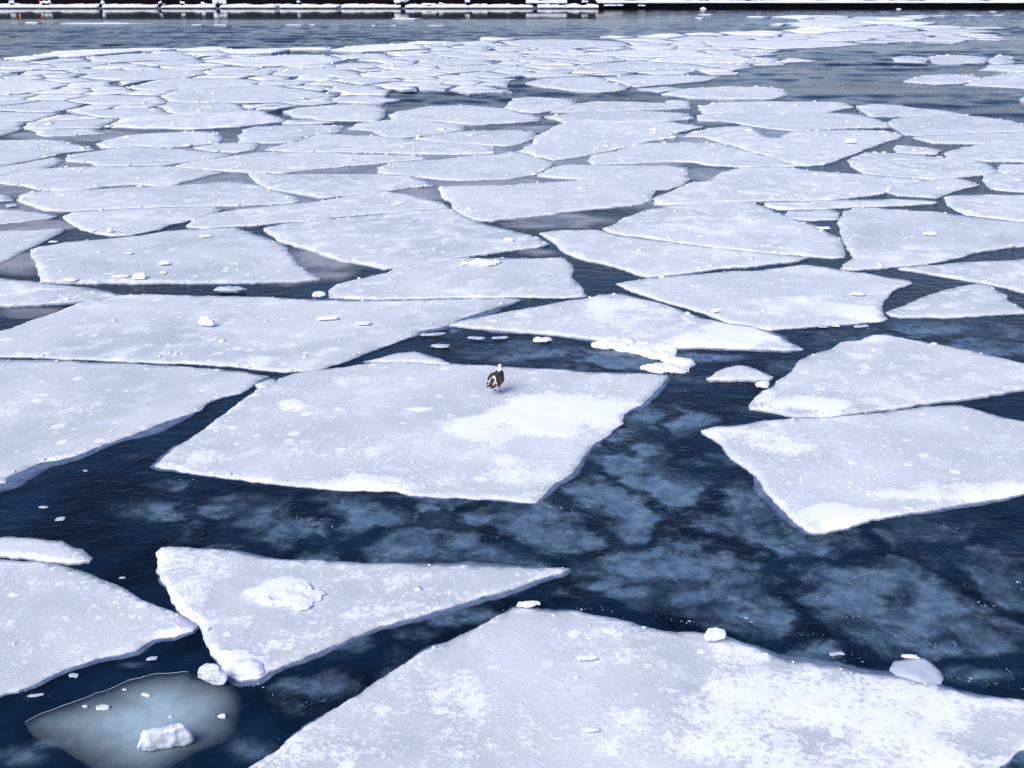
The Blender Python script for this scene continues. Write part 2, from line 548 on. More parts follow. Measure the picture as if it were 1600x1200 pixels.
# every floe that can be told apart: label | outline traced at the height of its top face
T = '''
bright floe the gull stands on, with a white snow patch|243,727 262,708 290,690 330,660 385,620 405,606 430,592 460,583 485,578 520,575 560,569 595,565 620,566 700,568 760,570 800,573 860,576 940,582 1000,583 1044,585 1035,600 1020,615 1008,628 990,638 978,648 973,660 962,668 945,682 925,694 912,712 900,728 890,743 872,752 855,763 838,784 800,782 760,779 700,775 640,770 620,766 560,764 500,762 450,757 400,750 340,742 290,735 250,730
large smooth floe left of the gull floe across a dark lead|-60,560 0,561 60,562 120,564 200,567 280,571 360,578 385,580 402,585 424,586 405,594 398,598 388,605 375,612 350,618 330,624 310,640 280,651 250,660 225,670 200,680 175,690 150,698 120,709 90,716 65,720 45,730 25,738 11,745 10,752 0,753 -60,770
largest foreground floe, frosted white and cut by the bottom edge|330,1235 380,1200 430,1170 470,1140 520,1110 560,1085 600,1055 640,1030 690,1005 740,980 780,962 800,952 815,946 830,948 860,952 900,953 950,962 1000,974 1020,978 1060,985 1100,989 1120,992 1150,997 1180,1008 1210,1020 1240,1029 1270,1034 1310,1041 1340,1050 1385,1052 1420,1057 1450,1066 1480,1075 1530,1085 1600,1091 1660,1100 1680,1150 1640,1162 1600,1170 1585,1178 1572,1188 1560,1200 1530,1260 1300,1330 600,1340
blunt floe in the lower left corner above the clear ice pane|-70,868 0,873 50,877 100,883 150,900 200,925 240,943 262,950 285,962 310,975 300,984 270,995 235,1000 215,1013 190,1020 150,1030 110,1043 90,1050 60,1063 25,1077 0,1084 -70,1110
small tongue of ice just above the blunt lower left floe|-40,840 0,840 20,838 60,842 97,844 108,850 130,856 145,870 140,876 100,877 50,873 0,866 -40,862
triangular floe with a round snow heap, pointing right|243,862 252,855 265,853 310,857 350,858 400,866 450,872 520,876 600,879 640,880 700,883 780,884 890,887 880,893 850,900 800,917 760,930 700,945 660,958 600,975 560,990 520,1005 480,1022 450,1035 425,1045 405,1058 370,1059 350,1048 335,1025 325,1010 318,990 310,972 285,955 265,935 255,912 248,890
big floe at right with a snowy corner pointing down|1095,671 1120,665 1150,664 1200,656 1260,652 1330,649 1400,641 1450,634 1500,632 1530,640 1560,650 1600,657 1680,675 1700,740 1600,771 1540,780 1490,787 1440,797 1400,803 1360,810 1320,822 1290,830 1265,829 1245,815 1225,795 1200,768 1185,748 1165,730 1140,710 1125,693 1108,682
floe at right with a snow block on its left tip|1170,636 1178,622 1190,610 1205,603 1212,594 1230,588 1240,574 1250,562 1270,554 1300,545 1315,534 1345,530 1365,523 1385,521 1400,526 1430,530 1480,540 1530,550 1565,558 1600,567 1650,575 1650,598 1600,607 1560,613 1510,620 1460,627 1400,637 1330,645 1290,649 1250,650 1220,645 1190,640
long floe behind the snow ridge, tapering to a white point|700,506 720,500 760,493 800,486 840,478 880,470 920,464 935,460 970,458 1000,466 1020,470 1060,483 1100,496 1140,505 1170,508 1200,516 1217,524 1230,531 1245,538 1256,544 1230,546 1190,544 1150,543 1100,541 1060,543 1035,542 1000,538 965,532 940,530 900,525 860,521 820,517 780,514 740,511
small triangular fragment floating right of the snow ridge|1107,590 1120,580 1140,573 1157,570 1175,574 1195,582 1208,588 1200,591 1150,592 1110,592
thin lens of ice touching the top edge of the gull floe|565,563 590,559 620,552 647,549 670,554 690,561 703,566 680,566 640,564 600,564
broad floe with a lone upright ice block, behind the gull floe|-60,535 0,517 20,512 50,500 80,490 110,477 140,467 165,462 185,460 230,459 280,461 330,462 370,462 400,463 470,467 520,468 560,469 620,469 680,467 730,465 780,465 815,467 800,472 770,480 740,490 715,500 690,510 660,515 640,525 615,535 590,543 560,555 530,566 500,574 475,579 450,580 420,577 390,574 340,570 280,566 200,563 150,561 100,560 50,557 0,556 -60,555
floe with crumbled snow on its top edge, ragged right end|510,464 515,452 530,443 545,438 580,432 605,426 620,418 640,412 665,408 690,406 720,403 760,403 800,403 860,403 878,403 890,412 896,420 892,430 897,440 905,445 912,455 918,461 900,463 870,464 820,463 750,463 680,465 620,466 570,466
kite shaped floe with a small white slab near its right point|963,443 980,440 1020,434 1060,430 1100,428 1150,423 1190,422 1230,417 1255,414 1275,415 1300,419 1310,421 1360,428 1395,435 1420,438 1423,441 1405,447 1388,458 1380,470 1381,480 1384,497 1370,501 1340,503 1300,506 1250,510 1200,514 1175,510 1140,504 1120,495 1100,488 1080,482 1060,477 1040,470 1020,464 1000,457 975,448
small humped floe alone in the dark lead at right|1386,488 1405,480 1425,470 1450,460 1475,453 1500,447 1530,443 1545,445 1560,455 1573,460 1575,470 1590,478 1600,482 1612,485 1600,487 1570,489 1530,491 1480,494 1450,494 1410,494 1390,492
narrow pointed floe entering at right above the humped floe|1405,418 1420,417 1460,413 1500,410 1550,407 1600,405 1660,402 1660,472 1600,456 1570,447 1530,441 1490,434 1440,424
large floe at right, left end rounded, small slab on it|1310,345 1320,331 1345,323 1365,324 1400,327 1450,330 1500,336 1550,342 1600,347 1660,352 1660,376 1600,383 1560,387 1520,393 1490,402 1450,410 1420,414 1380,418 1335,421 1308,418 1320,410 1332,402 1333,395 1325,388 1318,376 1312,360
domed floe right of centre above a long hairline crack|940,357 960,351 975,340 1000,332 1020,326 1060,320 1100,317 1130,315 1165,314 1200,325 1225,335 1250,345 1275,352 1290,360 1305,370 1318,380 1320,400 1300,401 1240,397 1200,394 1160,390 1120,386 1080,380 1040,374 1000,369 978,367 950,361
wedge floe below the long hairline crack, right of centre|845,364 870,360 930,359 950,363 975,369 1050,378 1120,388 1180,394 1240,399 1268,402 1250,406 1200,411 1150,415 1100,421 1050,428 1015,432 995,426 970,418 930,407 920,406 900,400 882,392 872,382 860,374
large diamond floe left of centre with speckled lower right|410,356 440,350 480,346 520,342 580,336 640,330 700,325 710,329 735,341 760,351 800,359 840,369 862,380 840,385 800,389 760,395 720,401 690,405 660,409 630,415 600,419 570,412 540,407 510,398 480,388 455,381 435,375 425,366
left floe with several white slabs along its lower edge|47,390 60,386 100,379 160,374 220,368 260,361 300,358 370,356 400,366 425,374 445,383 455,395 460,405 470,414 480,422 487,426 500,434 460,438 400,439 340,440 280,440 220,441 160,441 100,440 62,438 60,425 57,410 50,398
narrow pointed floe at the left edge between two dark leads|-50,431 0,434 30,437 60,441 100,445 140,450 165,455 183,461 165,462 140,467 120,470 60,474 0,476 -50,479
smooth floe corner at the left edge beside a round lead|-50,362 0,361 40,359 80,357 105,357 95,363 75,372 55,382 40,390 25,398 10,405 0,411 -50,425
floe narrowing downward to a bowl shape, left side|97,338 118,330 160,328 200,326 270,323 335,321 345,327 335,332 310,340 290,345 265,350 250,357 225,362 205,366 180,367 150,364 135,361 125,358 115,352 108,345
wide flat floe resting on the bowl shaped floe|23,311 35,304 45,301 80,299 110,297 170,294 230,291 290,289 340,285 370,284 390,287 420,295 450,304 472,313 460,316 400,319 340,320 270,321 200,324 150,326 110,328 70,327 55,323 40,318
sliver of ice at the left edge above a grey lead|-40,326 0,326 30,327 60,331 95,337 80,340 40,344 0,348 -40,351
small tip of ice at the left edge above the sliver|-40,300 0,303 15,307 20,311 0,312 -40,313
long floe at left with a thin arched gap beneath it|-40,278 0,275 40,267 70,264 110,261 150,260 200,260 250,260 270,260 310,264 350,268 310,277 285,283 270,289 245,290 225,287 205,286 170,289 125,294 90,296 60,293 30,288 0,284 -40,283
long sloping floe above the grey gap left of centre|262,260 300,253 345,247 400,239 440,238 515,239 580,241 650,243 670,247 620,251 590,254 520,260 440,269 410,268 385,267 345,265 310,263
floe with a grey gap above and a dark notch at lower left|388,269 410,271 440,272 500,272 585,272 645,275 660,281 678,288 640,291 600,297 560,303 530,305 500,307 470,302 440,297 420,295 405,290 393,278
long thin floe directly behind the large diamond floe|293,352 300,345 320,338 345,331 370,327 400,324 475,317 490,316 540,307 600,299 640,305 690,315 703,323 660,326 600,332 525,338 520,342 480,345 440,346 400,351 350,353 320,356
wide floe in the middle above the slate triangular lead|683,293 700,291 750,290 800,289 850,286 905,281 870,277 838,273 855,266 875,259 890,257 940,258 1000,259 1050,259 1075,262 1073,270 1078,279 1060,288 1045,293 1025,295 1020,303 1017,312 1005,317 960,322 900,328 840,335 800,339 770,343 745,342 730,337 710,325 705,317 690,305
broad floe right of the stepped crack, mid distance|1025,317 1022,309 1045,300 1080,286 1110,282 1127,270 1160,262 1195,260 1240,262 1270,268 1340,272 1400,277 1445,281 1420,286 1400,291 1385,297 1375,301 1340,306 1300,310 1260,312 1200,312 1170,312 1130,314 1090,316 1050,318
floe under the grey arched gap, right of centre|930,242 960,237 985,230 1010,224 1060,223 1110,223 1130,225 1160,234 1200,244 1230,252 1250,258 1200,259 1150,259 1100,256 1085,252 1040,251 1000,253 960,255 925,256 920,250 925,244
floe split by a short crack, centre of the packed ice|810,236 832,226 840,212 860,203 882,192 900,188 950,188 1000,190 1050,192 1100,198 1060,205 1050,209 1000,208 970,206 1000,211 1050,212 1058,213 1020,218 985,227 930,239 880,246 865,249 830,240
floe carrying a white block, right of the arched gap|1062,212 1080,208 1110,201 1170,197 1200,214 1215,216 1243,205 1300,204 1340,204 1390,206 1412,211 1390,218 1360,228 1335,238 1310,248 1290,255 1265,257 1245,256 1200,241 1150,226 1125,220 1100,212
oval floe near the right edge beside open water|1380,193 1400,186 1430,182 1460,180 1530,183 1580,189 1600,195 1650,200 1650,205 1600,204 1530,206 1470,209 1440,210 1415,209 1405,204 1397,198
long narrow floe bordering the open water at right|1340,166 1360,164 1400,165 1440,170 1480,174 1515,178 1470,180 1400,180 1360,180 1350,173
flat floe with a scalloped far edge facing open water|1090,167 1120,161 1160,160 1200,159 1260,160 1320,160 1335,165 1310,170 1292,174 1240,176 1200,176 1150,176 1100,176
floe behind the one carrying the white block|1090,181 1150,178 1200,178 1300,177 1350,181 1380,192 1395,196 1340,198 1270,200 1240,202 1200,198 1170,194 1130,187 1090,186
floe with a rounded front beside a chain of small gaps, right|1322,250 1340,244 1350,238 1400,240 1460,245 1530,250 1545,258 1560,266 1545,270 1500,275 1460,279 1400,275 1345,270 1335,260
little lens of ice afloat in a dark gap at right|1396,232 1405,227 1440,230 1472,234 1465,239 1430,239 1400,236
pale floe at the right edge above the little lens|1475,241 1490,234 1530,227 1560,222 1600,218 1650,215 1650,252 1600,251 1550,250 1510,247 1480,245
narrow band of ice between the oval floe and its neighbour|1440,213 1480,212 1530,209 1600,207 1650,207 1650,213 1590,216 1545,223 1500,222 1455,221 1425,213
floe at the right edge beside a hooked dark gap|1560,262 1566,256 1600,257 1650,258 1650,302 1600,299 1560,296 1545,293 1538,285 1535,275 1560,268
crumbly snowy floe at the right edge over a thin crack|1475,308 1490,305 1540,304 1600,305 1660,306 1660,349 1600,344 1550,339 1510,334 1500,330 1480,317
small pointed fragment wedged before the hooked gap|1380,298 1400,292 1440,283 1490,277 1510,281 1535,288 1500,294 1480,300 1465,308 1440,306 1400,304
thin strip of ice above the small rectangular fragment|1195,317 1260,314 1320,313 1400,311 1460,314 1470,315 1440,318 1380,320 1320,323 1290,325 1240,326 1215,325 1200,321
small rectangular fragment in the gap beside the domed floe|1222,338 1232,329 1270,328 1305,328 1311,333 1310,342 1270,342 1230,341
floe at the left edge with a curved grey gap above|-40,223 0,220 50,218 90,219 130,228 150,232 100,237 85,241 50,249 0,257 -40,260
narrow floe at left ending in a small dark lens gap|-40,263 0,260 40,255 85,246 100,250 88,255 72,261 40,265 0,272 -40,273
long speckled floe behind the dark lens gap, left|103,243 175,233 210,230 280,233 330,238 365,241 330,246 260,256 200,257 150,258 138,253 105,250
pale floe left of the small dark square opening|150,226 170,219 200,213 240,209 300,206 340,208 348,215 340,221 310,225 270,228 240,228 215,226 175,229 155,230
floe right of the small dark square opening|372,222 376,212 380,203 400,199 450,197 500,196 540,198 530,203 495,207 460,220 430,221 400,221
small floe under the dark square opening|300,231 340,225 375,224 405,224 400,232 370,236 330,235
long floe between the square opening and a straight crack|415,233 455,224 500,210 540,211 590,213 640,218 690,222 705,223 740,225 772,227 776,238 740,239 690,239 640,238 580,236 515,235 460,236
floe ending in a rounded nose left of a blue opening|440,175 470,169 520,165 560,164 590,165 603,172 600,181 588,187 540,187 500,186 485,182 460,180
leaf shaped floe right of the narrow blue opening|605,181 625,175 670,167 720,165 760,167 800,173 840,182 845,186 800,190 760,192 720,192 690,189 650,185 610,184
floe above a grey tent shaped gap, left of centre|545,200 560,194 590,190 620,187 660,188 700,193 722,196 728,200 700,205 660,211 620,214 600,211 575,202
thin floe with a small dark gap at its right end|640,217 705,208 740,205 790,204 830,206 838,210 825,218 805,224 790,226 740,223 700,220
floe behind the wide floe over the slate lead|590,262 620,254 690,249 740,243 780,241 800,237 830,242 860,252 863,258 850,265 835,272 800,277 725,280 690,279 640,274 610,270 588,268
small floe between two blue gaps, centre of the pack|790,168 800,155 830,152 880,155 900,158 895,163 870,170 845,174 815,173
long sliver of ice bordering the blue channel from below|855,174 900,163 930,159 1000,160 1060,163 1082,166 1040,169 1000,170 930,173
flat floe with a thin arched crack under it, centre|850,183 900,176 1000,174 1070,177 1083,182 1040,188 980,189 920,187 880,189
square ended chip of ice on the blue channel's edge|1040,158 1060,157 1075,158 1076,163 1058,164 1040,163
isolated leaf floe in the blue channel|825,130 850,124 900,121 935,121 960,130 985,136 970,140 930,142 890,139 850,134
floe with a sharp right tip above the blue channel|942,122 1000,118 1090,119 1125,121 1100,125 1040,130 1000,134 985,133
white snowy tongue reaching into the open water|1030,146 1080,139 1130,136 1200,137 1225,140 1230,146 1215,152 1150,153 1080,151
thin sliver floating between the tongue and the leaf floe|992,140 1040,136 1078,137 1030,142
grey lens shaped floe in the open water at right|1410,125 1440,119 1480,117 1520,118 1540,122 1500,129 1460,130
grey floe at the right edge beside the lens floe|1505,131 1540,122 1580,114 1620,112 1650,112 1650,137 1600,136 1560,134
greenish grey floe farthest left of three in open water|1395,92 1410,89 1440,90 1452,92 1450,96 1400,95
greenish grey floe with a pale rim in open water|1452,90 1465,87 1500,87 1540,90 1545,96 1500,97 1455,96
greenish grey floe nearest the right edge, open water|1545,93 1560,88 1580,88 1585,96 1560,98 1548,97
thin pale streak of ice above the grey lens floe|1530,108 1550,103 1600,102 1650,102 1650,110 1600,110 1560,108
snowy corner of a floe peeking in at the right edge|1592,155 1603,150 1650,148 1650,160 1600,156
small loose splinter at the left floe's right tip|399,600 410,596 428,591 432,595 420,603 405,605
'''
GREYISH = ('grey lens', 'grey floe', 'greenish grey')
ICE_GREY = None


def floe_from(label, pts, i, group='ice floes drifting on the river'):
    fb = 0.028 + 0.0019 * (i % 11)
    ym = sum(q[1] for q in pts) / len(pts)
    pts = grow(pts, 0.6 if ym > 500 else 0.9 if ym > 330 else 1.3 if ym > 230 else 1.8)
    pl = [ground(x, y, fb) for x, y in pts]
    d = math.hypot(*np.mean(np.array(pl), 0))
    pl = soften(pl)
    out = roughen(pl, max(0.034, d * 0.0026), max(0.03, d * 0.0028), i * 3.7)
    extra = 0.0
    o = build_floe('ice_floe', out, fb, i * 1.37 + 2, extra_snow=extra)
    recentre(o)
    tag(o, label, 'ice floe', group)
    FLOES.append((o, out, fb))
    return o, out


SK = {  # floes whose sunken rim shows: width and where along the outline
    'bright floe the gull': (0.10, lambda x, y: y > 640 or x > 880),
    'large smooth floe': (0.17, lambda x, y: y > 590),
    'blunt floe': (0.06, lambda x, y: y > 970),
    'triangular floe': (0.07, lambda x, y: True),
    'largest foreground': (0.12, lambda x, y: y < 1200),
    'big floe at right': (0.10, lambda x, y: y > 680),
    'broad floe with a lone': (0.22, lambda x, y: x > 480 and y > 466),
    'long floe behind the snow ridge': (0.15, lambda x, y: y > 505),
    'floe at right with a snow block': (0.12, lambda x, y: x < 1300),
    'long thin': (0.12, lambda x, y: False)}
for i, line in enumerate(l for l in T.strip().split('\n')):
    label, pts = line.split('|')
    o, out = floe_from(label, parse(pts), i)
    for kx, (wd, fn) in SK.items():
        if label.startswith(kx): skirt(out, o, wd, i * 2.1, fn)

# ------------------------------------------------------------------ the packed ice farther out
PACK = parse('-90,95 0,92 60,88 90,82 140,80 200,78 340,75 390,80 420,83 430,78 510,75 515,80 525,77 580,72 620,68 690,65 700,62 760,60 800,62 '
             '860,60 915,60 925,63 940,58 1030,55 1070,52 1130,52 1170,49 1200,50 1230,48 1270,44 1200,40 1190,36 1260,36 1200,27 1260,25 1330,24 1450,24 1455,30 1420,33 1470,37 1490,41 1600,42 1540,46 1580,51 '
             '1560,56 1585,63 1490,68 1390,69 1345,66 1350,73 1235,76 1210,82 1212,86 1285,96 1240,101 1175,105 1200,110 1190,114 1120,117 1040,116 960,118 '
             '930,119 890,119 850,122 822,128 800,131 790,136 812,146 760,150 725,150 690,146 625,142 600,146 625,156 600,162 560,161 520,163 470,166 430,172 450,180 480,185 '
             '500,188 560,189 545,194 500,194 440,194 400,196 380,199 360,203 300,203 240,206 190,210 150,216 140,222 100,216 60,214 0,216 -90,220')
PW = [ground(x, y) for x, y in PACK]
PWa = np.array(PW)


def in_pack(x, y):
    return bool(inside_mask(np.array([[x, y]]), PWa)[0])


rng = random.Random(11)
seeds = []
lo, hi = PWa.min(0), PWa.max(0)
tries = 0
while tries < 26000:
    tries += 1
    x, y = rng.uniform(lo[0] - 6, hi[0] + 6), rng.uniform(lo[1] - 6, hi[1] + 6)
    if abs(x) > y * 0.52 + 3: continue
    r = (1.9 + max(0, y - 38) * 0.034) * rng.choice([.4, .55, .75, 1.0, 1.4, 1.9])
    if all((x - a) ** 2 + (y - b) ** 2 > ((r + c) * 0.5) ** 2 * 1.9 for a, b, c in seeds):
        seeds.append((x, y, r))


def clip(poly, nx, ny, c):
    out = []
    for i in range(len(poly)):
        a, b = poly[i], poly[(i + 1) % len(poly)]
        da, db = a[0] * nx + a[1] * ny - c, b[0] * nx + b[1] * ny - c
        if da <= 0: out.append(a)
        if (da < 0) != (db < 0):
            t = da / (da - db)
            out.append((a[0] + (b[0] - a[0]) * t, a[1] + (b[1] - a[1]) * t))
    return out


npack = 0
for si, (x, y, r) in enumerate(seeds):
    if not in_pack(x, y): continue
    if rng.random() < (0.02 if r < 2.2 else 0.008): continue
    R = r * 3
    poly = [(x - R, y - R), (x + R, y - R), (x + R, y + R), (x - R, y + R)]
    for a, b, c in seeds:
        dx, dy = a - x, b - y
        L = math.hypot(dx, dy)
        if L < 1e-6 or L > R * 2.2: continue
        mx = L * r / (r + c)
        h = (si * 7919 + int(a * 13) * 31 + int(b * 17)) % 97 / 97.0
        gap = 0.008 + (0.02 + 0.005 * y) * h ** 7
        nx, ny = dx / L, dy / L
        poly = clip(poly, nx, ny, x * nx + y * ny + mx - gap)
        if len(poly) < 3: break
    if len(poly) < 3: continue
    res = []
    for q in poly:
        if in_pack(*q): res.append(q); continue
        a_, b_ = 0.0, 1.0
        for _ in range(12):
            m_ = (a_ + b_) / 2
            if in_pack(x + (q[0] - x) * m_, y + (q[1] - y) * m_): a_ = m_
            else: b_ = m_
        res.append((x + (q[0] - x) * a_ * .98, y + (q[1] - y) * a_ * .98))
    ar = abs(sum(res[k][0] * res[(k + 1) % len(res)][1] - res[(k + 1) % len(res)][0] * res[k][1] for k in range(len(res)))) / 2
    if ar < 0.3: continue
    d = math.hypot(x, y)
    out = roughen(soften(res, .04), max(0.06, d * 0.0042), max(0.15, d * 0.0045), si * 1.9)
    ppx, ppy = to_px(x, y)
    rimming = min(abs((ppy - b)) + abs(ppx - a) * .12 for a, b in PACK[:40])
    fb = 0.022 + rng.random() * 0.025 + (0.10 if rimming < 7 else 0)
    o = build_floe('ice_floe', out, fb, si * .77, extra_snow=(0.7 if rimming < 6 else rng.choice([0, .1, .25, .4])), relief=2.0)
    recentre(o)
    if ppx > 1180: lb, g = 'thin pale floe in the tongue of packed ice reaching toward the dark quay', 'floes of the tongue of ice near the quay'
    elif ppy > 150 and ppx < 560: lb, g = 'flat floe in the tightly packed ice above the dark square opening at left', 'tightly packed floes on the left'
    elif ppx < 560: lb, g = 'thin floe of the far packed ice below the bank with the snowy ledge', 'far packed floes on the left'
    elif ppy < 85: lb, g = 'far thin floe along the outer rim of packed ice, middle of the river', 'floes of the outer rim of the packed ice'
    else: lb, g = 'thin floe of the packed ice just beyond the blue channel, mid river', 'packed floes beyond the blue channel'
    tag(o, lb, 'ice floe', g)
    FLOES.append((o, out, fb))
    npack += 1
print('pack floes', npack, 'traced', i + 1)

# little floating bars of ice far out
FAR = [(40, 36, 66, 34), (95, 37, 240, 35), (333, 39, 362, 38), (300, 39, 320, 38), (445, 39, 480, 38), (484, 39, 495, 38), (612, 30, 662, 28), (668, 40, 703, 39),
       (580, 39, 588, 38.5), (610, 39.5, 622, 39), (1165, 27, 1205, 25), (1085, 29, 1102, 27), (1455, 24.5, 1486, 23.5), (1505, 24, 1540, 23), (1550, 24, 1575, 22.8), (1545, 18.5, 1560, 17.4), (1090, 23, 1120, 21.6)]
for q, (x0, yb, x1, yt) in enumerate(FAR):
    pts = [(x0, (yb + yt) / 2), (x0 * .8 + x1 * .2, yt + .2), (x0 * .45 + x1 * .55, yt), (x1, (yb * .6 + yt * .4)), (x0 * .3 + x1 * .7, yb), (x0 * .75 + x1 * .25, yb - .1)]
    pl = [ground(a, b, 0.08) for a, b in pts]
    o = build_floe('drift_ice', roughen(pl, 0.15, 0.6, q * 2.2), 0.10, q + .3, extra_snow=.6)
    recentre(o)
    tag(o, 'small white bar of drift ice in the open water below the far bank', 'drift ice', 'drift ice before the far bank')

# ------------------------------------------------------------------ thin grey ice in the gaps, mid distance
GZ = parse('-60,190 200,190 560,190 900,195 1180,195 1260,200 1240,240 1160,300 1060,330 960,360 840,360 740,352 640,342 540,420 420,420 300,380 60,420 -60,420')
GREYZ = [(0, 353, 120, 14), (330, 275, 80, 14), (520, 266, 90, 12), (660, 300, 60, 14), (760, 284, 160, 9), (450, 310, 60, 10), (10, 298, 90, 14), (120, 212, 110, 9), (430, 228, 60, 10),
         (560, 206, 70, 9), (890, 250, 40, 9), (1060, 218, 80, 8), (1205, 207, 50, 10), (1100, 272, 40, 10), (870, 345, 110, 20, .62), (500, 405, 80, 26, .7), (25, 412, 60, 25, .7), (60, 325, 70, 10), (400, 323, 80, 6),
         (230, 288, 80, 5), (110, 258, 60, 7), (680, 212, 60, 6), (1000, 255, 80, 4), (40, 490, 80, 14, .6), (840, 395, 60, 10, .55), (940, 430, 50, 20, .36), (1090, 182, 80, 5), (850, 202, 70, 6), (1380, 186, 30, 5), (560, 262, 560, 58, .8), (455, 425, 110, 26, .6), (90, 420, 60, 20, .5), (1000, 320, 90, 14, .6)]


def density_sheet(name, mat, blobs, lims, step, z, keep, wob, label_kind='stuff'):
    x0, x1, y0, y1 = lims
    nx, ny = int((x1 - x0) / step), int((y1 - y0) / step)
    X, Y = np.meshgrid(np.linspace(x0, x1, nx), np.linspace(y0, y1, ny))
    PX, PY = to_px(X, Y, 0.0)
    n1 = np.zeros(X.shape); n2 = np.zeros(X.shape)
    for a in range(ny):
        for b in range(nx):
            n1[a, b] = fnoise(X[a, b] * .9, Y[a, b] * 1.25, 3.1, 5, .58)
            n2[a, b] = fnoise(X[a, b] * 1.1 + 9, Y[a, b] * 1.1, 8.4, 3, .5)
    D = np.zeros(X.shape)
    for bl in blobs:
        cx, cy, rx, ry = bl[:4]
        am = bl[4] if len(bl) > 4 else 1.0
        q = np.sqrt(((PX - cx) / rx) ** 2 + ((PY - cy) / ry) ** 2) + wob * n2
        D = np.maximum(D, am * np.clip(1.5 - q, 0, 1))
    if wob > .2:
        billow = 1 - np.abs(n1) * 1.9
        D = D * np.clip(0.82 + 0.28 * billow, 0.38, 1.2)
    bm = bmesh.new()
    lay = bm.verts.layers.float.new('cover')
    vm = {}
    K = D > keep
    for a in range(ny - 1):
        for b in range(nx - 1):
            if K[a, b] or K[a + 1, b] or K[a, b + 1] or K[a + 1, b + 1]:
                q = []
                for aa, bb in ((a, b), (a, b + 1), (a + 1, b + 1), (a + 1, b)):
                    v = vm.get((aa, bb))
                    if v is None:
                        v = vm[(aa, bb)] = bm.verts.new((X[aa, bb], Y[aa, bb], z))
                        v[lay] = max(0.0, D[aa, bb])
                    q.append(v)
                bm.faces.new(q)
    return from_bm(name, bm, [mat])


tag(density_sheet('thin_grey_ice', GREY, GREYZ, (-28, 18, 19, 46), 0.22, 0.004, 0.1, 0.1), 'thin smooth grey ice and still water skinning the gaps', 'thin ice', kind='stuff')

# ------------------------------------------------------------------ cloudy slush hanging in the near water
SL = [(275, 802, 85, 18, .85), (300, 757, 65, 14, .5), (340, 780, 40, 10, .4), (490, 832, 75, 26, .55), (560, 790, 100, 26, .5), (640, 806, 130, 34, .8), (420, 850, 60, 12, .4), (700, 858, 120, 20, .6),
      (860, 862, 80, 14, .5), (1048, 660, 62, 22, .9), (975, 640, 40, 20, .4), (960, 706, 72, 34, .9), (1000, 785, 130, 42, 1.0), (900, 770, 60, 20, .5), (1130, 722, 62, 14, .55), (1120, 775, 60, 30, .8),
      (1100, 832, 130, 18, .65), (1010, 882, 100, 24, .8), (930, 925, 100, 16, .7), (1160, 860, 90, 20, .6), (1325, 932, 80, 24, .8), (1260, 866, 90, 20, .5), (1450, 850, 150, 36, .45), (1400, 992, 110, 16, .6),
      (1540, 885, 80, 20, .4), (1550, 950, 80, 14, .65), (1510, 1012, 110, 20, .55), (1200, 965, 110, 18, .6), (1110, 930, 80, 22, .6), (1500, 1052, 100, 16, .6), (1290, 1010, 80, 14, .6), (1380, 1030, 60, 14, .5),
      (600, 1008, 130, 24, .5), (700, 965, 90, 14, .5), (450, 1110, 70, 28, .45), (500, 1075, 60, 22, .5), (400, 1160, 50, 30, .5), (1480, 520, 140, 14, .6), (1545, 548, 90, 10, .6), (1420, 540, 60, 8, .3),
      (900, 556, 120, 15, .9), (960, 568, 90, 12, 1.0), (830, 540, 60, 10, .4), (715, 520, 44, 8, .6), (1110, 558, 80, 8, 1.0), (1230, 572, 50, 14, .35), (20, 1180, 60, 20, .45), (70, 1165, 40, 14, .35), (1160, 640, 40, 8, .3),
      (760, 548, 50, 10, .35), (1050, 596, 60, 8, .5), (200, 712, 40, 6, .3), (70, 1090, 40, 6, .3), (210, 1040, 40, 6, .3), (1300, 522, 60, 8, .4), (1600, 1010, 60, 30, .4), (1590, 1190, 50, 24, 1.3),
      (1050, 840, 330, 90, .66), (1350, 930, 300, 120, .58), (560, 830, 260, 70, .55), (1480, 530, 200, 30, .55), (900, 555, 200, 24, .45), (520, 1060, 160, 60, .42)]
tag(density_sheet('slush', SLUSH, SL, (-7.2, 9.5, 6.6, 21.0), 0.05, 0.004, 0.03, 0.30), 'cloudy blue slush hanging just under the dark near water', 'slush', kind='stuff')

pl = roughen(soften([ground(x, y, .03) for x, y in parse('1390,1044 1397,1031 1420,1026 1440,1026 1458,1034 1468,1046 1474,1058 1472,1066 1450,1067 1420,1060 1404,1054')]), .035, .03, 5)
o = build_floe('ice_plate', pl, .03, 4.4, mats=[CLEAR, CLEAR], detail=1.5)
recentre(o); tag(o, 'translucent grey plate of ice leaning at the foreground floe rim', 'ice plate')

# clear ice pane at lower left, carrying blocks
pane = parse('40,1130 60,1118 90,1108 130,1092 170,1078 200,1066 240,1055 290,1052 330,1060 365,1072 378,1090 375,1115 372,1140 350,1160 310,1176 270,1195 230,1215 190,1216 150,1205 130,1194 115,1186 100,1172 70,1160 48,1148')
pl = roughen(soften([ground(x, y, .01) for x, y in pane]), 0.025, 0.04, 77)
PA = np.array([tuple(p) for p in pl])
o = build_floe('clear_ice_sheet', pl, 0.022, 9.1, mats=[TEAL, TEAL], relief=0.25)
o.data.attributes.remove(o.data.attributes['snow'])
at = o.data.attributes.new('cover', 'FLOAT', 'POINT')
co = np.empty(len(o.data.vertices) * 3)
o.data.vertices.foreach_get('co', co)
co = co.reshape(-1, 3)
at.data.foreach_set('value', np.clip(0.06 + edge_dist(co[:, :2], PA) / 0.6, 0, 1.0) * np.where(co[:, 2] < 0, .2, 1))
recentre(o)
tag(o, 'clear teal pane of thin ice at lower left carrying white blocks', 'ice pane')
bm = bmesh.new()
run, cur = [], []
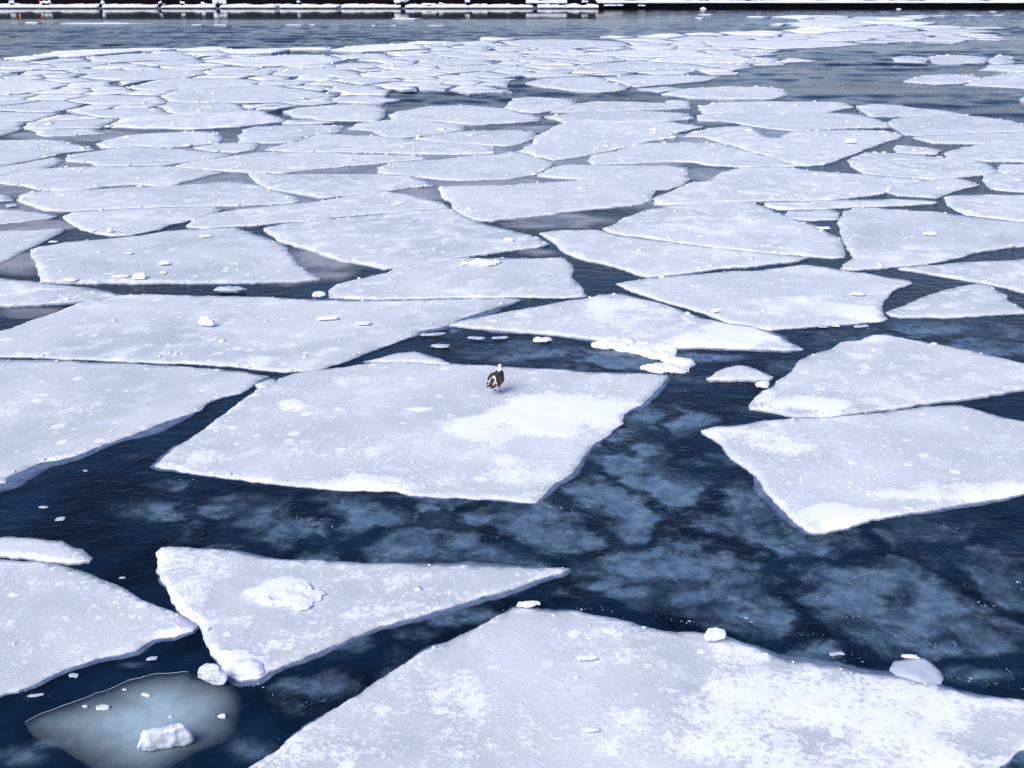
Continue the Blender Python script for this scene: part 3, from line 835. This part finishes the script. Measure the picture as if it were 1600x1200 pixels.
for a in range(len(pl)):
    x, y = to_px(*pl[a])
    if x < 300 and (y < 1125 or x < 135): cur.append(a)
    else: cur = []
    if len(cur) > len(run): run = list(cur)
last = None
for a in run:
    p, q = Vector(pl[a]), Vector(pl[(a + 1) % len(pl)])
    wd = 0.0012 + 0.0025 * abs(fnoise(p.x * 3, p.y * 3, 4))
    nr = Vector((-(q - p).y, (q - p).x)).normalized() * wd
    row = [bm.verts.new((t.x, t.y, zz)) for t, zz in ((p - nr, .018), (p, .022), (p + nr, .018))]
    if last:
        bm.faces.new((last[0], row[0], row[1], last[1])); bm.faces.new((last[1], row[1], row[2], last[2]))
    last = row
e = from_bm('frosted_edge', bm, [CLEAR])
for v in e.data.vertices: v.co -= Vector((o.location.x, o.location.y, 0))
e.parent = o

# ------------------------------------------------------------------ blocks and chunks of ice
def remesh(o, voxel, smooth=2):
    m = o.modifiers.new('r', 'REMESH'); m.mode = 'VOXEL'; m.voxel_size = voxel
    s = o.modifiers.new('s', 'SMOOTH'); s.iterations = smooth; s.factor = .5
    dg = bpy.context.evaluated_depsgraph_get()
    me = bpy.data.meshes.new_from_object(o.evaluated_get(dg))
    old = o.data
    o.modifiers.clear()
    o.data = me
    bpy.data.meshes.remove(old)
    for p in me.polygons: p.use_smooth = True


def hull_block(name, cx, yb, wpx, hpx, seed, base=0.05, mat=None, flat=0.5, npts=26, power=0.35, tilt=0.0):
    r = random.Random(seed)
    bx, by = ground(cx, yb, base)
    s = px_per_m(bx, by)
    dep = math.atan2(CAM_H, by)
    W = wpx / s
    H_app = hpx / s
    D = min(W * 0.75, H_app * flat / math.sin(dep))
    D = max(D, W * 0.3)
    Hh = max(W * 0.08, (H_app - D * math.sin(dep)) / math.cos(dep))
    bm = bmesh.new()
    for _ in range(npts):
        v = [r.uniform(-1, 1) for _ in range(3)]
        m = max(abs(c) for c in v)
        v = [c / m * r.uniform(.86, 1.0) for c in v]
        L = math.sqrt(sum(c * c for c in v))
        v = [c * (1 - power) + c / L * power for c in v]
        top = 0.84 if v[2] > 0 else 1.0
        bm.verts.new((v[0] * W / 2 * top, v[1] * D / 2 * top, (v[2] + 1) * Hh / 2 + tilt * v[0] * Hh))
    h = bmesh.ops.convex_hull(bm, input=bm.verts)
    bmesh.ops.delete(bm, geom=[v for v in bm.verts if not v.link_faces], context='VERTS')
    o = from_bm(name, bm, [mat or BLOCK])
    if wpx > 12:
        remesh(o, W / (44 if wpx > 38 else 24), 0)
        for v in o.data.vertices:
            c = v.co / W
            f = fnoise(c.x * 4 + seed, c.y * 4, c.z * 4, 4, .6)
            g = abs(noise.noise(Vector((c.x * 3 + seed, c.y * 3, c.z * 5)))) - .2
            h_ = fnoise(c.x * 14 + seed, c.y * 14, c.z * 14, 3, .6)
            v.co += v.normal * (f * W * 0.026 - g * W * 0.05 + h_ * W * .008)
            v.co.z = max(0, v.co.z)
    o.location = (bx, by + D / 2, base)
    o.rotation_euler.z = r.uniform(-.25, .25)
    return o


CH = [  # cx, base y, width, height, base z, material, label
    (331, 1075, 54, 42, .02, BLOCK, 'rounded glassy ice block below the triangular floe tip', .3, .5),
    (257, 1176, 92, 48, .02, BLOCK, 'largest glassy ice block, lying on the clear ice pane', .28, .22),
    (1121, 1007, 40, 30, .06, SNOW, 'smooth oval snow slab on the far rim of the foreground floe', .8, .7),
    (158, 1112, 25, 13, .02, BLOCK, 'wide little ice chip on the clear pane', .6, .3),
    (227, 1090, 18, 9, .02, BLOCK, 'squarish little chip near the pane top', .6, .2),
    (346, 1125, 15, 11, .02, BLOCK, 'little chip at the pane right side', .5, .3),
    (132, 1107, 11, 7, .02, BLOCK, 'tiny chip beside the wide little ice chip', .5, .3),
    (194, 1080, 8, 5, .02, BLOCK, 'tiny chip on the pane upper rim', .5, .3),
    (266, 1123, 8, 6, .02, BLOCK, 'tiny chip just above the largest glassy block', .5, .3),
    (322, 511, 28, 20, .055, SNOW, 'upright white ice block alone on a broad floe', .2, .35),
    (510, 501, 40, 9, .055, SNOW, 'flat white slab on the broad floe left of the gull', .8, .5),
    (566, 509, 28, 8, .055, SNOW, 'thin slab right of the flat white slab', .8, .5),
    (216, 438, 26, 14, .05, SNOW, 'chunky white block among slabs on the left floe', .4, .4),
    (185, 435, 34, 7, .05, SNOW, 'long low slab touching the chunky white block', .8, .3),
    (104, 441, 32, 7, .05, SNOW, 'slab at the lower left corner of the left floe', .8, .3),
    (255, 416, 20, 11, .05, SNOW, 'square white chunk in the middle of the left floe', .6, .2),
    (254, 428, 13, 5, .05, SNOW, 'small chip under the square white chunk', .7, .3),
    (199, 398, 16, 5, .05, SNOW, 'thin bright chip high on the left floe', .8, .3),
    (318, 372, 26, 6, .05, SNOW, 'slab at the top of the left floe', .8, .3),
    (171, 363, 11, 8, .05, SNOW, 'white chip on the bowl shaped floe rim', .4, .3),
    (81, 380, 16, 5, .02, SNOW, 'white sliver afloat in the lead at left', .8, .5),
    (1342, 463, 24, 9, .05, SNOW, 'white slab near the kite shaped floe right point', .8, .25),
    (1118, 489, 14, 8, .05, SNOW, 'white chip low on the kite shaped floe', .5, .3),
    (796, 378, 18, 8, .05, SNOW, 'square chip at the diamond floe right tip', .6, .2),
    (1332, 225, 22, 10, .05, SNOW, 'white block on a floe near the arched gap', .5, .3),
    (1455, 369, 22, 10, .05, SNOW, 'slab on the large floe with a rounded left end', .7, .3),
    (1252, 361, 10, 4, .05, SNOW, 'chip on the domed floe right shoulder', .7, .3),
    (622, 320, 18, 5, .05, SNOW, 'slab on the long thin floe', .8, .3),
    (1289, 359, 26, 5, .02, SNOW, 'sliver afloat below the small rectangular fragment', .8, .5),
    (918, 1033, 40, 9, .06, SNOW, 'thin flat slab in the middle of the foreground floe', .85, .5),
    (923, 1147, 34, 13, .06, SNOW, 'pale flat slab low on the foreground floe', .85, .5),
    (826, 951, 46, 14, .05, SNOW, 'lumpy snow cap on the foreground floe upper tip', .5, .6),
    (1194, 608, 28, 15, .05, SNOW, 'snow block overhanging the dark lead at right', .4, .45),
    (848, 537, 34, 13, .01, SNOW, 'snow lump afloat left of the snow ridge', .6, .6),
    (688, 545, 34, 10, .01, CLEAR, 'low lens chunk afloat beside the broad floe', .7, .6),
    (744, 532, 34, 8, .01, CLEAR, 'low grey chunk left of two in the dark lead', .7, .6),
    (782, 531, 36, 6, .01, CLEAR, 'low grey chunk right of two in the dark lead', .7, .6),
    (676, 526, 46, 5, .01, CLEAR, 'frothy bar of ice along the dark lead', .7, .5),
    (356, 460, 58, 15, .01, CLEAR, 'snow topped lens of ice in the lead under the left floe', .5, .6),
    (497, 466, 24, 13, .05, SNOW, 'snow pile at the left end of a ragged floe', .4, .6),
    (15, 325, 22, 8, .01, CLEAR, 'small lens of ice at the left edge', .5, .6),
    (1286, 513, 24, 7, .01, CLEAR, 'pale chip under the kite shaped floe', .7, .5),
    (1307, 511, 14, 4, .01, SNOW, 'white chip beside the pale chip', .6, .3),
    (1348, 513, 32, 6, .01, CLEAR, 'faint flat chip beneath the kite shaped floe corner', .8, .5),
    (1424, 1030, 34, 9, .03, SNOW, 'snow scrap stuck to the translucent grey plate', .6, .5),
    (1308, 1026, 32, 9, .01, CLEAR, 'frothy scrap left of the translucent grey plate', .6, .5),
    (92, 815, 18, 9, .01, CLEAR, 'faint chip floating in the dark water at left', .7, .5),
    (66, 795, 18, 5, .01, CLEAR, 'faint sliver above the faint chip at left', .8, .5),
    (132, 737, 10, 3, .01, CLEAR, 'tiny sliver in the dark lead at left', .8, .5),
    (55, 1090, 30, 7, .01, CLEAR, 'dim bar of ice under the blunt floe', .8, .5),
    (113, 1060, 22, 9, .01, CLEAR, 'dim lens under the blunt floe rim', .8, .5),
    (235, 1033, 20, 8, .01, CLEAR, 'dim chip below the blunt floe point', .8, .5),
    (190, 905, 12, 5, .01, CLEAR, 'pale chip beneath the blunt floe upper rim', .8, .5),
    (52, 335 + 745, 1, 1, .01, None, '', .5, .5),
]
for q, (cx, yb, wp, hp, bz, mt, lb, fl, pw) in enumerate(CH):
    if not lb: continue
    o = hull_block('ice_block' if mt is BLOCK else 'ice_chunk', cx, yb, wp, hp, q * 13 + 3, bz, mt, fl, 30, pw * .75)
    tag(o, lb, 'ice block' if mt is BLOCK else 'ice chunk', 'loose chunks of ice')


def ball(bm, c, r, sub=2):
    bmesh.ops.create_icosphere(bm, subdivisions=sub, radius=1.0, matrix=Matrix.Translation(c) @ Matrix.Diagonal((*r, 1)))


def heap(name, pts, label, cat, base, voxel, amp=.25):
    r = random.Random(len(label))
    bm = bmesh.new()
    for px, py, w, h in pts:
        x, y = ground(px, py, base)
        s = px_per_m(x, y)
        for _ in range(7):
            a = r.uniform(0, 6.3); q = r.random() ** .6
            ball(bm, (x + math.cos(a) * q * w / s * .55, y + math.sin(a) * q * w / s * .4, base + r.uniform(0, .25) * h / s),
                 (w / s * r.uniform(.3, .6), w / s * r.uniform(.28, .5), h / s * r.uniform(.35, .65)))
    o = from_bm(name, bm, [SNOW])
    remesh(o, voxel, 5)
    for v in o.data.vertices:
        f = fnoise(v.co.x * 5, v.co.y * 5, v.co.z * 5, 5, .62)
        v.co += v.normal * f * voxel * amp * 6
    recentre(o)
    return tag(o, label, cat)


heap('snow_ridge', [(942, 541, 26, 9), (962, 540, 34, 16), (985, 545, 30, 12), (1005, 549, 34, 12), (1028, 551, 36, 14), (1040, 558, 30, 12), (1055, 566, 36, 14), (1070, 573, 26, 10), (1045, 577, 34, 10), (1022, 577, 26, 7)],
     'long lumpy white snow ridge pushed up behind the gull floe', 'snow ridge', 0.0, .022)
heap('snow_heap', [(435, 935, 34, 5), (458, 925, 40, 8), (480, 932, 34, 5), (460, 942, 40, 4)], 'round white snow heap on the triangular floe', 'snow heap', 0.05, .02)
heap('snow_heap', [(372, 1048, 26, 10), (390, 1045, 30, 12), (400, 1050, 20, 8)], 'lumpy snow heap at the triangular floe lower tip', 'snow heap', 0.04, .02)
heap('snow_heap', [(733, 412, 20, 4), (750, 409, 22, 6), (770, 411, 20, 5), (765, 414, 16, 4)], 'crumbled white snow pile on a floe top edge', 'snow heap', 0.05, .03)

# ------------------------------------------------------------------ crumbs of snow, far too many to count
def crumbs(name, items, mat):
    bm = bmesh.new()
    r = random.Random(5)
    for x, y, z, s, sq in items:
        m = Matrix.Translation((x, y, z)) @ Matrix.Rotation(r.uniform(0, 6.3), 4, 'Z') @ Matrix.Diagonal((s, s * r.uniform(.5, 1), s * sq, 1))
        k0 = len(bm.verts)
        bmesh.ops.create_icosphere(bm, subdivisions=1, radius=1.0, matrix=m)
        bm.verts.ensure_lookup_table()
        for v in bm.verts[k0:]:
            v.co.x += r.uniform(-.3, .3) * s; v.co.y += r.uniform(-.3, .3) * s; v.co.z += r.uniform(-.2, .2) * s * sq
    return from_bm(name, bm, [mat])


items = []
r = random.Random(21)
for o, out, fb in FLOES:
    P = np.array([tuple(p) for p in out])
    c = P.mean(0)
    d = math.hypot(*c)
    if d > 95: continue
    lo, hi = P.min(0), P.max(0)
    area = (hi - lo).prod() * .55
    n = int(min(area * (3.2 if d < 22 else 3.2 if d < 45 else .8), 220))
    if n < 1: continue
    ctr = [(r.uniform(lo[0], hi[0]), r.uniform(lo[1], hi[1])) for _ in range(3 + n // 8)]
    cand = []
    for _ in range(n):
        if r.random() < .65:
            a, b = r.choice(ctr)
            cand.append((r.gauss(a, .28), r.gauss(b, .28)))
        else: cand.append((r.uniform(lo[0], hi[0]), r.uniform(lo[1], hi[1])))
    # and some along the broken rim
    for _ in range(int(n * .8)):
        a = P[r.randrange(len(P))]
        cand.append((a[0] + (c[0] - a[0]) * r.uniform(.005, .05), a[1] + (c[1] - a[1]) * r.uniform(.005, .05)))
    C = np.array(cand)
    ok = inside_mask(C, P)
    ok[ok] = edge_dist(C[ok], P) > .03
    for (x, y) in C[ok]:
        s = max(.010, d * .0007) * math.exp(r.gauss(.3, .55))
        s = min(s, .10 if d < 40 else .2)
        items.append((x, y, fb + .006, s, r.uniform(.2, .4)))
tag(crumbs('snow_crumbs', items, SNOW), 'scattered white crumbs of snow and ice on the floes', 'snow crumbs', kind='stuff')

bits = []
LINES = [((470, 810), (500, 815), 26), ((505, 815), (508, 822), 10), ((430, 800), (475, 806), 10), ((690, 850), (712, 848), 14), ((765, 840), (775, 842), 10), ((1230, 985), (1300, 1000), 14), ((1275, 928), (1285, 940), 8),
         ((1170, 960), (1190, 975), 12), ((1440, 1008), (1500, 1010), 26), ((1530, 942), (1580, 950), 24), ((1290, 1020), (1320, 1025), 20), ((1325, 1026), (1350, 1032), 8), ((1400, 1060), (1500, 1065), 20), ((1480, 1060), (1570, 1072), 30),
         ((1050, 905), (1070, 912), 8), ((990, 685), (1012, 690), 14), ((860, 795), (890, 795), 16), ((835, 815), (848, 822), 8), ((1060, 740), (1080, 742), 8), ((260, 800), (330, 808), 26), ((270, 745), (320, 760), 14), ((820, 940), (960, 955), 18),
         ((1470, 825), (1500, 830), 8), ((380, 1060), (420, 1085), 14), ((460, 1110), (520, 1090), 16), ((1020, 962), (1100, 975), 24), ((1560, 1010), (1600, 1080), 24), ((1590, 905), (1600, 925), 18), ((30, 1085), (75, 1090), 14),
         ((830, 520), (870, 530), 18), ((650, 525), (700, 527), 16), ((1350, 508), (1360, 515), 8), ((1180, 548), (1230, 552), 8), ((1480, 905), (1520, 915), 8), ((1300, 960), (1360, 968), 12), ((600, 930), (700, 950), 10), ((1100, 600), (1180, 603), 10)]
for a, b, n in LINES:
    for _ in range(int(n * .8)):
        t = r.random()
        x, y = ground(a[0] + (b[0] - a[0]) * t + r.gauss(0, 7), a[1] + (b[1] - a[1]) * t + r.gauss(0, 2.6) + 2 * math.sin(t * 5 + n))
        bits.append((x, y, .006, math.exp(r.gauss(-5.3, .6)), r.uniform(.15, .35)))
for _ in range(160):
    x, y = ground(r.uniform(0, 1600), r.choice([r.uniform(740, 1190), r.uniform(500, 760)]))
    bits.append((x, y, .005, math.exp(r.gauss(-5.3, .4)), .25))
tag(crumbs('brash_ice', bits, make_snow('brash', (0.28, 0.34, 0.43), (0.55, 0.61, 0.68))), 'tiny specks of brash ice floating on the dark near water', 'brash ice', kind='stuff')

# ------------------------------------------------------------------ far bank
DARK = make_plain('dark_wet_stone', (0.001, 0.001, 0.0015), (0.004, 0.004, 0.005), 1.5, .9)
BANK = make_plain('dark_concrete', (0.10, 0.115, 0.15), (0.20, 0.22, 0.27), 2.0, .8)
BSNOW = make_snow('bank_snow', (0.86, 0.88, 0.93), (0.95, 0.96, 0.98), False, 1.5)
Y0 = ground(800, 13.5)[1]
SB = px_per_m(0, Y0)


def bx(px): return (px - 800) / SB


def box(bm, x0, x1, y0, y1, z0, z1):
    bmesh.ops.create_cube(bm, size=1, matrix=Matrix.Translation(((x0 + x1) / 2, (y0 + y1) / 2, (z0 + z1) / 2)) @ Matrix.Diagonal((x1 - x0, y1 - y0, z1 - z0, 1)))


def snow_strip(x0, x1, y0, y1, z, th, seed, step=.35, rough=.35):
    """rounded snow cover with an uneven front lip"""
    bm = bmesh.new()
    n = max(2, int((x1 - x0) / step))
    prof = [(-.06, -.12), (-.12, .25), (-.02, .75), (.18, 1.0), (1.0, 1.0)]
    R = []
    for i in range(n + 1):
        x = x0 + (x1 - x0) * i / n
        f = 1 + rough * fnoise(x * .55, seed, 0, 4, .6)
        g = fnoise(x * 1.3, seed + 5, 0, 3)
        R.append([bm.verts.new((x, y0 + a * (y1 - y0 if a == 1 else 1.2) + .12 * g * (a < .5), z + (b * th * max(.25, f) if b > 0 else b * th * max(.3, f)))) for a, b in prof])
    for a, b in zip(R[:-1], R[1:]):
        for k in range(len(prof) - 1):
            bm.faces.new((a[k], b[k], b[k + 1], a[k + 1]))
    bm.faces.new(R[0]); bm.faces.new(list(reversed(R[-1])))
    bm.normal_update()
    return bm


# backing wall: dark, runs along the whole shore
bm = bmesh.new()
box(bm, -150, 150, Y0 + 6, Y0 + 8, -1, 2.3)
o = from_bm('embankment_wall', bm, [DARK], smooth=False)
recentre(o); tag(o, 'long black embankment wall closing the far shore', 'embankment')

# low ledge on the left, dark quay on the right
bm = bmesh.new()
box(bm, -150, bx(955), Y0 + 0.0, Y0 + 5.9, -1, 0.19)
led = from_bm('shore_ledge', bm, [BANK], smooth=False)
recentre(led); tag(led, 'low snow covered ledge along the left part of the far shore', 'ledge')
BREAK = [bx(p) for p in (-600, 157, 249, 341, 434, 530, 630, 837, 945)]
for a, b in zip(BREAK[:-1], BREAK[1:]):
    s_ = from_bm('snow_cover', snow_strip(a + .35, b - .35, Y0 - .05, Y0 + 5.5, .18, .33, a, .3, .6), [BSNOW])
    for v in s_.data.vertices: v.co -= Vector(led.location)
    s_.parent = led
bm = bmesh.new()
box(bm, bx(935), 150, Y0 - 1.0, Y0 + 5.8, -1, 0.92)
for q in range(26):
    x = bx(940) + q * 2.7
    box(bm, x, x + .25, Y0 - 1.12, Y0 - .99, -.5, .86)
qy = from_bm('quay_wall', bm, [DARK], smooth=False)
recentre(qy); tag(qy, 'black quay wall with a snowy top edge on the right of the far shore', 'quay')
s_ = from_bm('snow_cover', snow_strip(bx(933), 150, Y0 - 1.1, Y0 + 5.5, .9, .26, 3.3, .3, .9), [BSNOW])
for v in s_.data.vertices: v.co -= Vector(qy.location)
s_.parent = qy


def capped(name, px, wpx, z0, h, cap, label, cat, group=None, depth=1.2):
    """dark stone or post with a cap of snow"""
    rt = bpy.data.objects.new(name, None)
    COL.objects.link(rt)
    rt.location = (bx(px), Y0 + .9, z0)
    W = wpx / SB
    bm = bmesh.new()
    box(bm, -W * .3, W * .3, -W * .3, W * .3, 0, h)
    bmesh.ops.bevel(bm, geom=list(bm.edges), offset=W * .08, segments=2, affect='EDGES')
    from_bm('stone', bm, [DARK], rt)
    bm = bmesh.new()
    rr = random.Random(px)
    for _ in range(max(5, int(W * 5))):
        ball(bm, (rr.uniform(-.38, .38) * W, rr.uniform(-.3, .3) * min(W, depth), h + cap * rr.uniform(.2, .6)), (max(W * .16, .16) * rr.uniform(.8, 1.3), max(W * .14, .16), cap * rr.uniform(.35, .6)))
    c = from_bm('snow_cap', bm, [BSNOW])
    remesh(c, .07, 2)
    c.parent = rt
    return tag(rt, label, cat, group)


G = 'snow capped stones on the far ledge'
for px, wp, z0, h, cp, lb in [
        (16, 9, .4, .35, .5, 'small snow capped stone at the left end of the ledge'),
        (69, 17, .4, .35, .45, 'broad snow capped stone second along the ledge'),
        (157, 13, .05, .65, .6, 'tall snow capped stone over a dark break in the ledge'),
        (249, 10, .05, .65, .45, 'snow capped stone left of the pair on the ledge'),
        (283, 8, .4, .3, .4, 'round snow capped stone with no dark foot'),
        (316, 7, .4, .2, .4, 'low snow lump beside the heaped snowy stone'),
        (341, 20, .05, .65, .65, 'heaped snowy stone with a ragged top'),
        (467, 8, .4, .45, .4, 'snow capped post standing alone on the ledge'),
        (626, 22, .05, .85, .75, 'biggest snow capped stone, wide at the top'),
        (668, 26, .35, .1, .35, 'low snow bank right of the biggest stone'),
        (688, 8, .4, .25, .25, 'short snow capped post beside the low snow bank'),
        (731, 9, .4, .5, .4, 'snow capped post between the low bank and the long slab'),
        (750, 24, .35, .05, .3, 'low snow bank right of the slim post'),
        (912, 14, .3, .65, .3, 'snow topped table shaped stone before the quay')]:
    capped('snow_capped_stone', px, wp, z0, h, cp, lb, 'stone', G)
# the long snow covered slab on short legs
rt = bpy.data.objects.new('stone_bench', None); COL.objects.link(rt); rt.location = (bx(854), Y0 + .9, .2)
bm = bmesh.new()
for sx in (-2.0, 0.6, 2.2): box(bm, sx - .2, sx + .2, -.3, .3, 0, .55)
from_bm('support', bm, [DARK], rt, False)
bm = bmesh.new(); box(bm, -3.2, 3.2, -.45, .45, .55, .68)
from_bm('slab', bm, [DARK], rt, False)
c = from_bm('snow_cover', snow_strip(-3.25, 3.25, -.5, .45, .66, .38, 9.0, .25), [BSNOW]); c.parent = rt
tag(rt, 'long dark slab under thick snow standing on the ledge', 'slab')
# snow lumps on the quay edge
for px, wp, cp, lb in [(1128, 10, .4, 'snow lump on the quay edge near its left end'), (1184, 8, .3, 'small snow lump on the quay edge, left of the forked one'), (1383, 17, .4, 'widest snow lump on the quay edge'), (1513, 11, .3, 'snow lump hanging over the quay edge'), (958, 26, .3, 'wide snow drift where the ledge meets the quay'), (1002, 12, .25, 'narrow snow drift near the end of the ledge')]:
    bm = bmesh.new()
    rr = random.Random(px)
    for _ in range(7):
        ball(bm, (rr.uniform(-.4, .4) * wp / SB, rr.uniform(-.3, .3), rr.uniform(0, .3) * cp), (wp / SB * .25, .3, cp * .5))
    o = from_bm('snow_lump', bm, [BSNOW]); remesh(o, .07)
    o.location = (bx(px), Y0 - .6, 1.12) if px > 1010 else (bx(px), Y0 - 1.2, .45)
    tag(o, lb, 'snow lump', 'snow lumps on the quay')
# ice at the foot of the quay
for px, wp, lb in [(1095, 9, 'white ice lump afloat at the foot of the quay'), (1397, 7, 'thin pale ice scrap afloat at the foot of the quay')]:
    bm = bmesh.new()
    for dx, q in ((-.25, .7), (0.05, 1), (.3, .6)):
        ball(bm, (dx * wp / SB, 0, 0), (wp / SB * .28, .5, .34 * q if px < 1200 else .15 * q))
    o = from_bm('ice_lump', bm, [BSNOW]); remesh(o, .07)
    o.location = (bx(px), Y0 - 2.2, .0)
    tag(o, lb, 'ice lump')
RED = make_plain('red_paint', (0.55, 0.02, 0.015), (0.65, 0.03, 0.02), 8, .5)
ORANGE = make_plain('orange_paint', (0.75, 0.30, 0.03), (0.85, 0.36, 0.05), 8, .5)
for px, wp, zz, lb in [(51, 4, 1.15, 'tiny red marker on the black embankment wall above a broad stone'), (331, 5, 1.15, 'tiny red marker by the heaped snowy stone')]:
    bm = bmesh.new()
    bmesh.ops.create_cone(bm, cap_ends=True, segments=20, radius1=wp / SB / 2, radius2=wp / SB / 2 * .8, depth=.12, matrix=Matrix.Rotation(math.pi / 2, 4, 'X'))
    box(bm, -.04, .04, -.03, .03, -.75, 0)
    o = from_bm('red_marker', bm, [RED], smooth=False)
    o.location = (bx(px), Y0 + 3.0, zz + .15)
    tag(o, lb, 'marker')
x, y = ground(31.5, 25.6)
bm = bmesh.new()
ball(bm, (0, 0, .08), (.17, .17, .15), 3)
bmesh.ops.create_cone(bm, cap_ends=True, segments=12, radius1=.07, radius2=.04, depth=.14, matrix=Matrix.Translation((0, 0, .26)))
o = from_bm('buoy', bm, [ORANGE]); o.location = (x, y, 0)
tag(o, 'tiny orange float on the water near the left shore', 'buoy')

# ------------------------------------------------------------------ the gull
def make_gull():
    bm = bmesh.new()

    def loft(rings, seg=20):
        """rings: centre, right half-width, up half-height, forward tilt of the ring (radians)"""
        R = []
        for (cx, cy, cz), wx, wh, ti in rings:
            row = []
            for k in range(seg):
                a = 2 * math.pi * k / seg
                u, v = math.cos(a) * wx, math.sin(a) * wh
                row.append(bm.verts.new((cx + u, cy - v * math.sin(ti), cz + v * math.cos(ti))))
            R.append(row)
        for a, b in zip(R[:-1], R[1:]):
            for k in range(seg):
                bm.faces.new((a[k], a[(k + 1) % seg], b[(k + 1) % seg], b[k]))
        bm.faces.new(R[0]); bm.faces.new(list(reversed(R[-1])))
    # forward is +y, up +z; x is the bird's right
    loft([((0, -.165, .126), .042, .006, .5), ((0, -.135, .138), .052, .018, .5), ((0, -.10, .150), .070, .042, .6), ((0, -.05, .182), .092, .070, .7), ((0, 0, .212), .104, .088, .8),
          ((0, .045, .240), .100, .086, .9), ((0, .070, .278), .078, .068, 1.1), ((0, .080, .312), .052, .048, 1.25), ((0, .086, .338), .038, .038, 1.3), ((0, .089, .358), .035, .036, 1.3), ((0, .091, .380), .038, .041, 1.3), ((0, .091, .402), .031, .033, 1.3), ((0, .089, .419), .012, .012, 1.3)])
    # folded wings along the flanks, tips crossing over the tail
    for s in (-1, 1):
        loft([((s * .086, .050, .258), .016, .044, .8), ((s * .102, .00, .218), .020, .064, .75), ((s * .094, -.06, .176), .019, .056, .7), ((s * .070, -.12, .146), .014, .034, .6), ((s * .040, -.175, .120), .007, .011, .5), ((s * .022, -.200, .112), .004, .005, .5)], 14)
        # thigh, shank and webbed foot
        loft([((s * .052, .005, .150), .024, .026, 1.5), ((s * .055, .002, .112), .012, .013, 1.5), ((s * .058, -.006, .090), .0075, .0075, 1.5), ((s * .058, .000, .050), .006, .006, 1.5), ((s * .058, .004, .010), .0065, .0065, 1.5)], 10)
        for a in (-.5, 0, .5):
            loft([((s * .058, .0, .006), .006, .006, 0), ((s * .058 + math.sin(a) * .055, math.cos(a) * .055, .004), .005, .004, 0)], 8)
        q = [bm.verts.new(c) for c in ((s * .058, -.004, .009), (s * .058 - .024, .046, .008), (s * .058 + .024, .046, .008), (s * .058, -.004, .001), (s * .058 - .024, .046, .001), (s * .058 + .024, .046, .001))]
        bm.faces.new(q[:3]); bm.faces.new((q[5], q[4], q[3]))
        for i_, j_ in ((0, 1), (1, 2), (2, 0)): bm.faces.new((q[j_], q[i_], q[i_ + 3], q[j_ + 3]))
    # bill, head turned to the bird's right
    hd = Vector((math.sin(.30), math.cos(.30), -.15)).normalized()
    R = []
    for t, wr, hr in ((.02, .013, .015), (.045, .010, .012), (.066, .007, .010), (.078, .003, .005)):
        c = Vector((0, .090, .380)) + hd * t
        rt = Vector((hd.y, -hd.x, 0)).normalized()
        R.append([bm.verts.new(c + rt * (math.cos(2 * math.pi * k / 10) * wr) + Vector((0, 0, math.sin(2 * math.pi * k / 10) * hr))) for k in range(10)])
    for a, b in zip(R[:-1], R[1:]):
        for k in range(10): bm.faces.new((a[k], a[(k + 1) % 10], b[(k + 1) % 10], b[k]))
    bm.faces.new(R[0]); bm.faces.new(list(reversed(R[-1])))
    bmesh.ops.recalc_face_normals(bm, faces=list(bm.faces))
    k = NT('gull_plumage')
    c = k.n('ShaderNodeAttribute', attribute_name='plumage').outputs['Color']
    p = k.n('ShaderNodeTexCoord').outputs['Object']
    nz = k.noise(p, 60, 5, .6)
    cc = k.mix(k.math('MULTIPLY', k.ramp(nz, .45, .7), .12), c, rgb(.16, .12, .09))
    bs = k.n('ShaderNodeBsdfPrincipled', {'Base Color': cc, 'Roughness': .75, 'Normal': k.n('ShaderNodeBump', {'Strength': .4, 'Distance': .004, 'Height': nz}).outputs[0]})
    o = from_bm('gull', bm, [k.done(bs.outputs[0])])
    remesh(o, .0035, 3)
    me = o.data
    if not me.materials: me.materials.append(k.m)
    at = me.attributes.new('plumage', 'FLOAT_COLOR', 'POINT')
    for i, v in enumerate(me.vertices):
        x, y, z = v.co
        n = fnoise(x * 30, y * 30, z * 30, 3)
        ax = abs(x)
        if z < .118 and y > -.05: col = (.10, .075, .07)                       # legs and feet
        elif z > .328 + .014 * n:                                                 # head and neck
            col = (.82, .79, .77)
            hv = Vector((x, y - .09, z - .38))
            if hv.dot(hd) > .037: col = (.06, .045, .04)                          # bill
            ex = Vector((x, y - .09, z - .386)).normalized()
            if ex.dot(Vector((.96, .0, .10)).normalized()) > .85: col = (.05, .035, .03)
        else:
            back = v.normal.z * .75 - v.normal.y * .6
            tcoord = y + .35 * (z - .15)
            if back > .15 or y < -.06:
                col = (.012, .009, .009) if n > -.12 else (.075, .045, .033)         # mantle, wings, tail
                if y < -.03 and n < .25 and -.074 < y + .5 * ax - .03 * n < -.055: col = (.80, .78, .76)     # white bars across the folded wings
                if -.16 < y < -.08 and .040 < ax - .008 * n < .054 and v.normal.z > .1: col = (.75, .73, .72)
            else:
                col = (.17, .095, .06) if n > -.1 else (.06, .035, .025)              # brown flank and breast
                if n > .38: col = (.35, .26, .2)
        at.data[i].color = (*col, 1)
    gx, gy = ground(776, 612, .06)
    o.location = (gx, gy, .058)
    o.rotation_euler.z = math.radians(-38)
    tag(o, 'white headed gull with dark brown back standing on the ice, seen from behind', 'gull')
    return o


gull = make_gull()
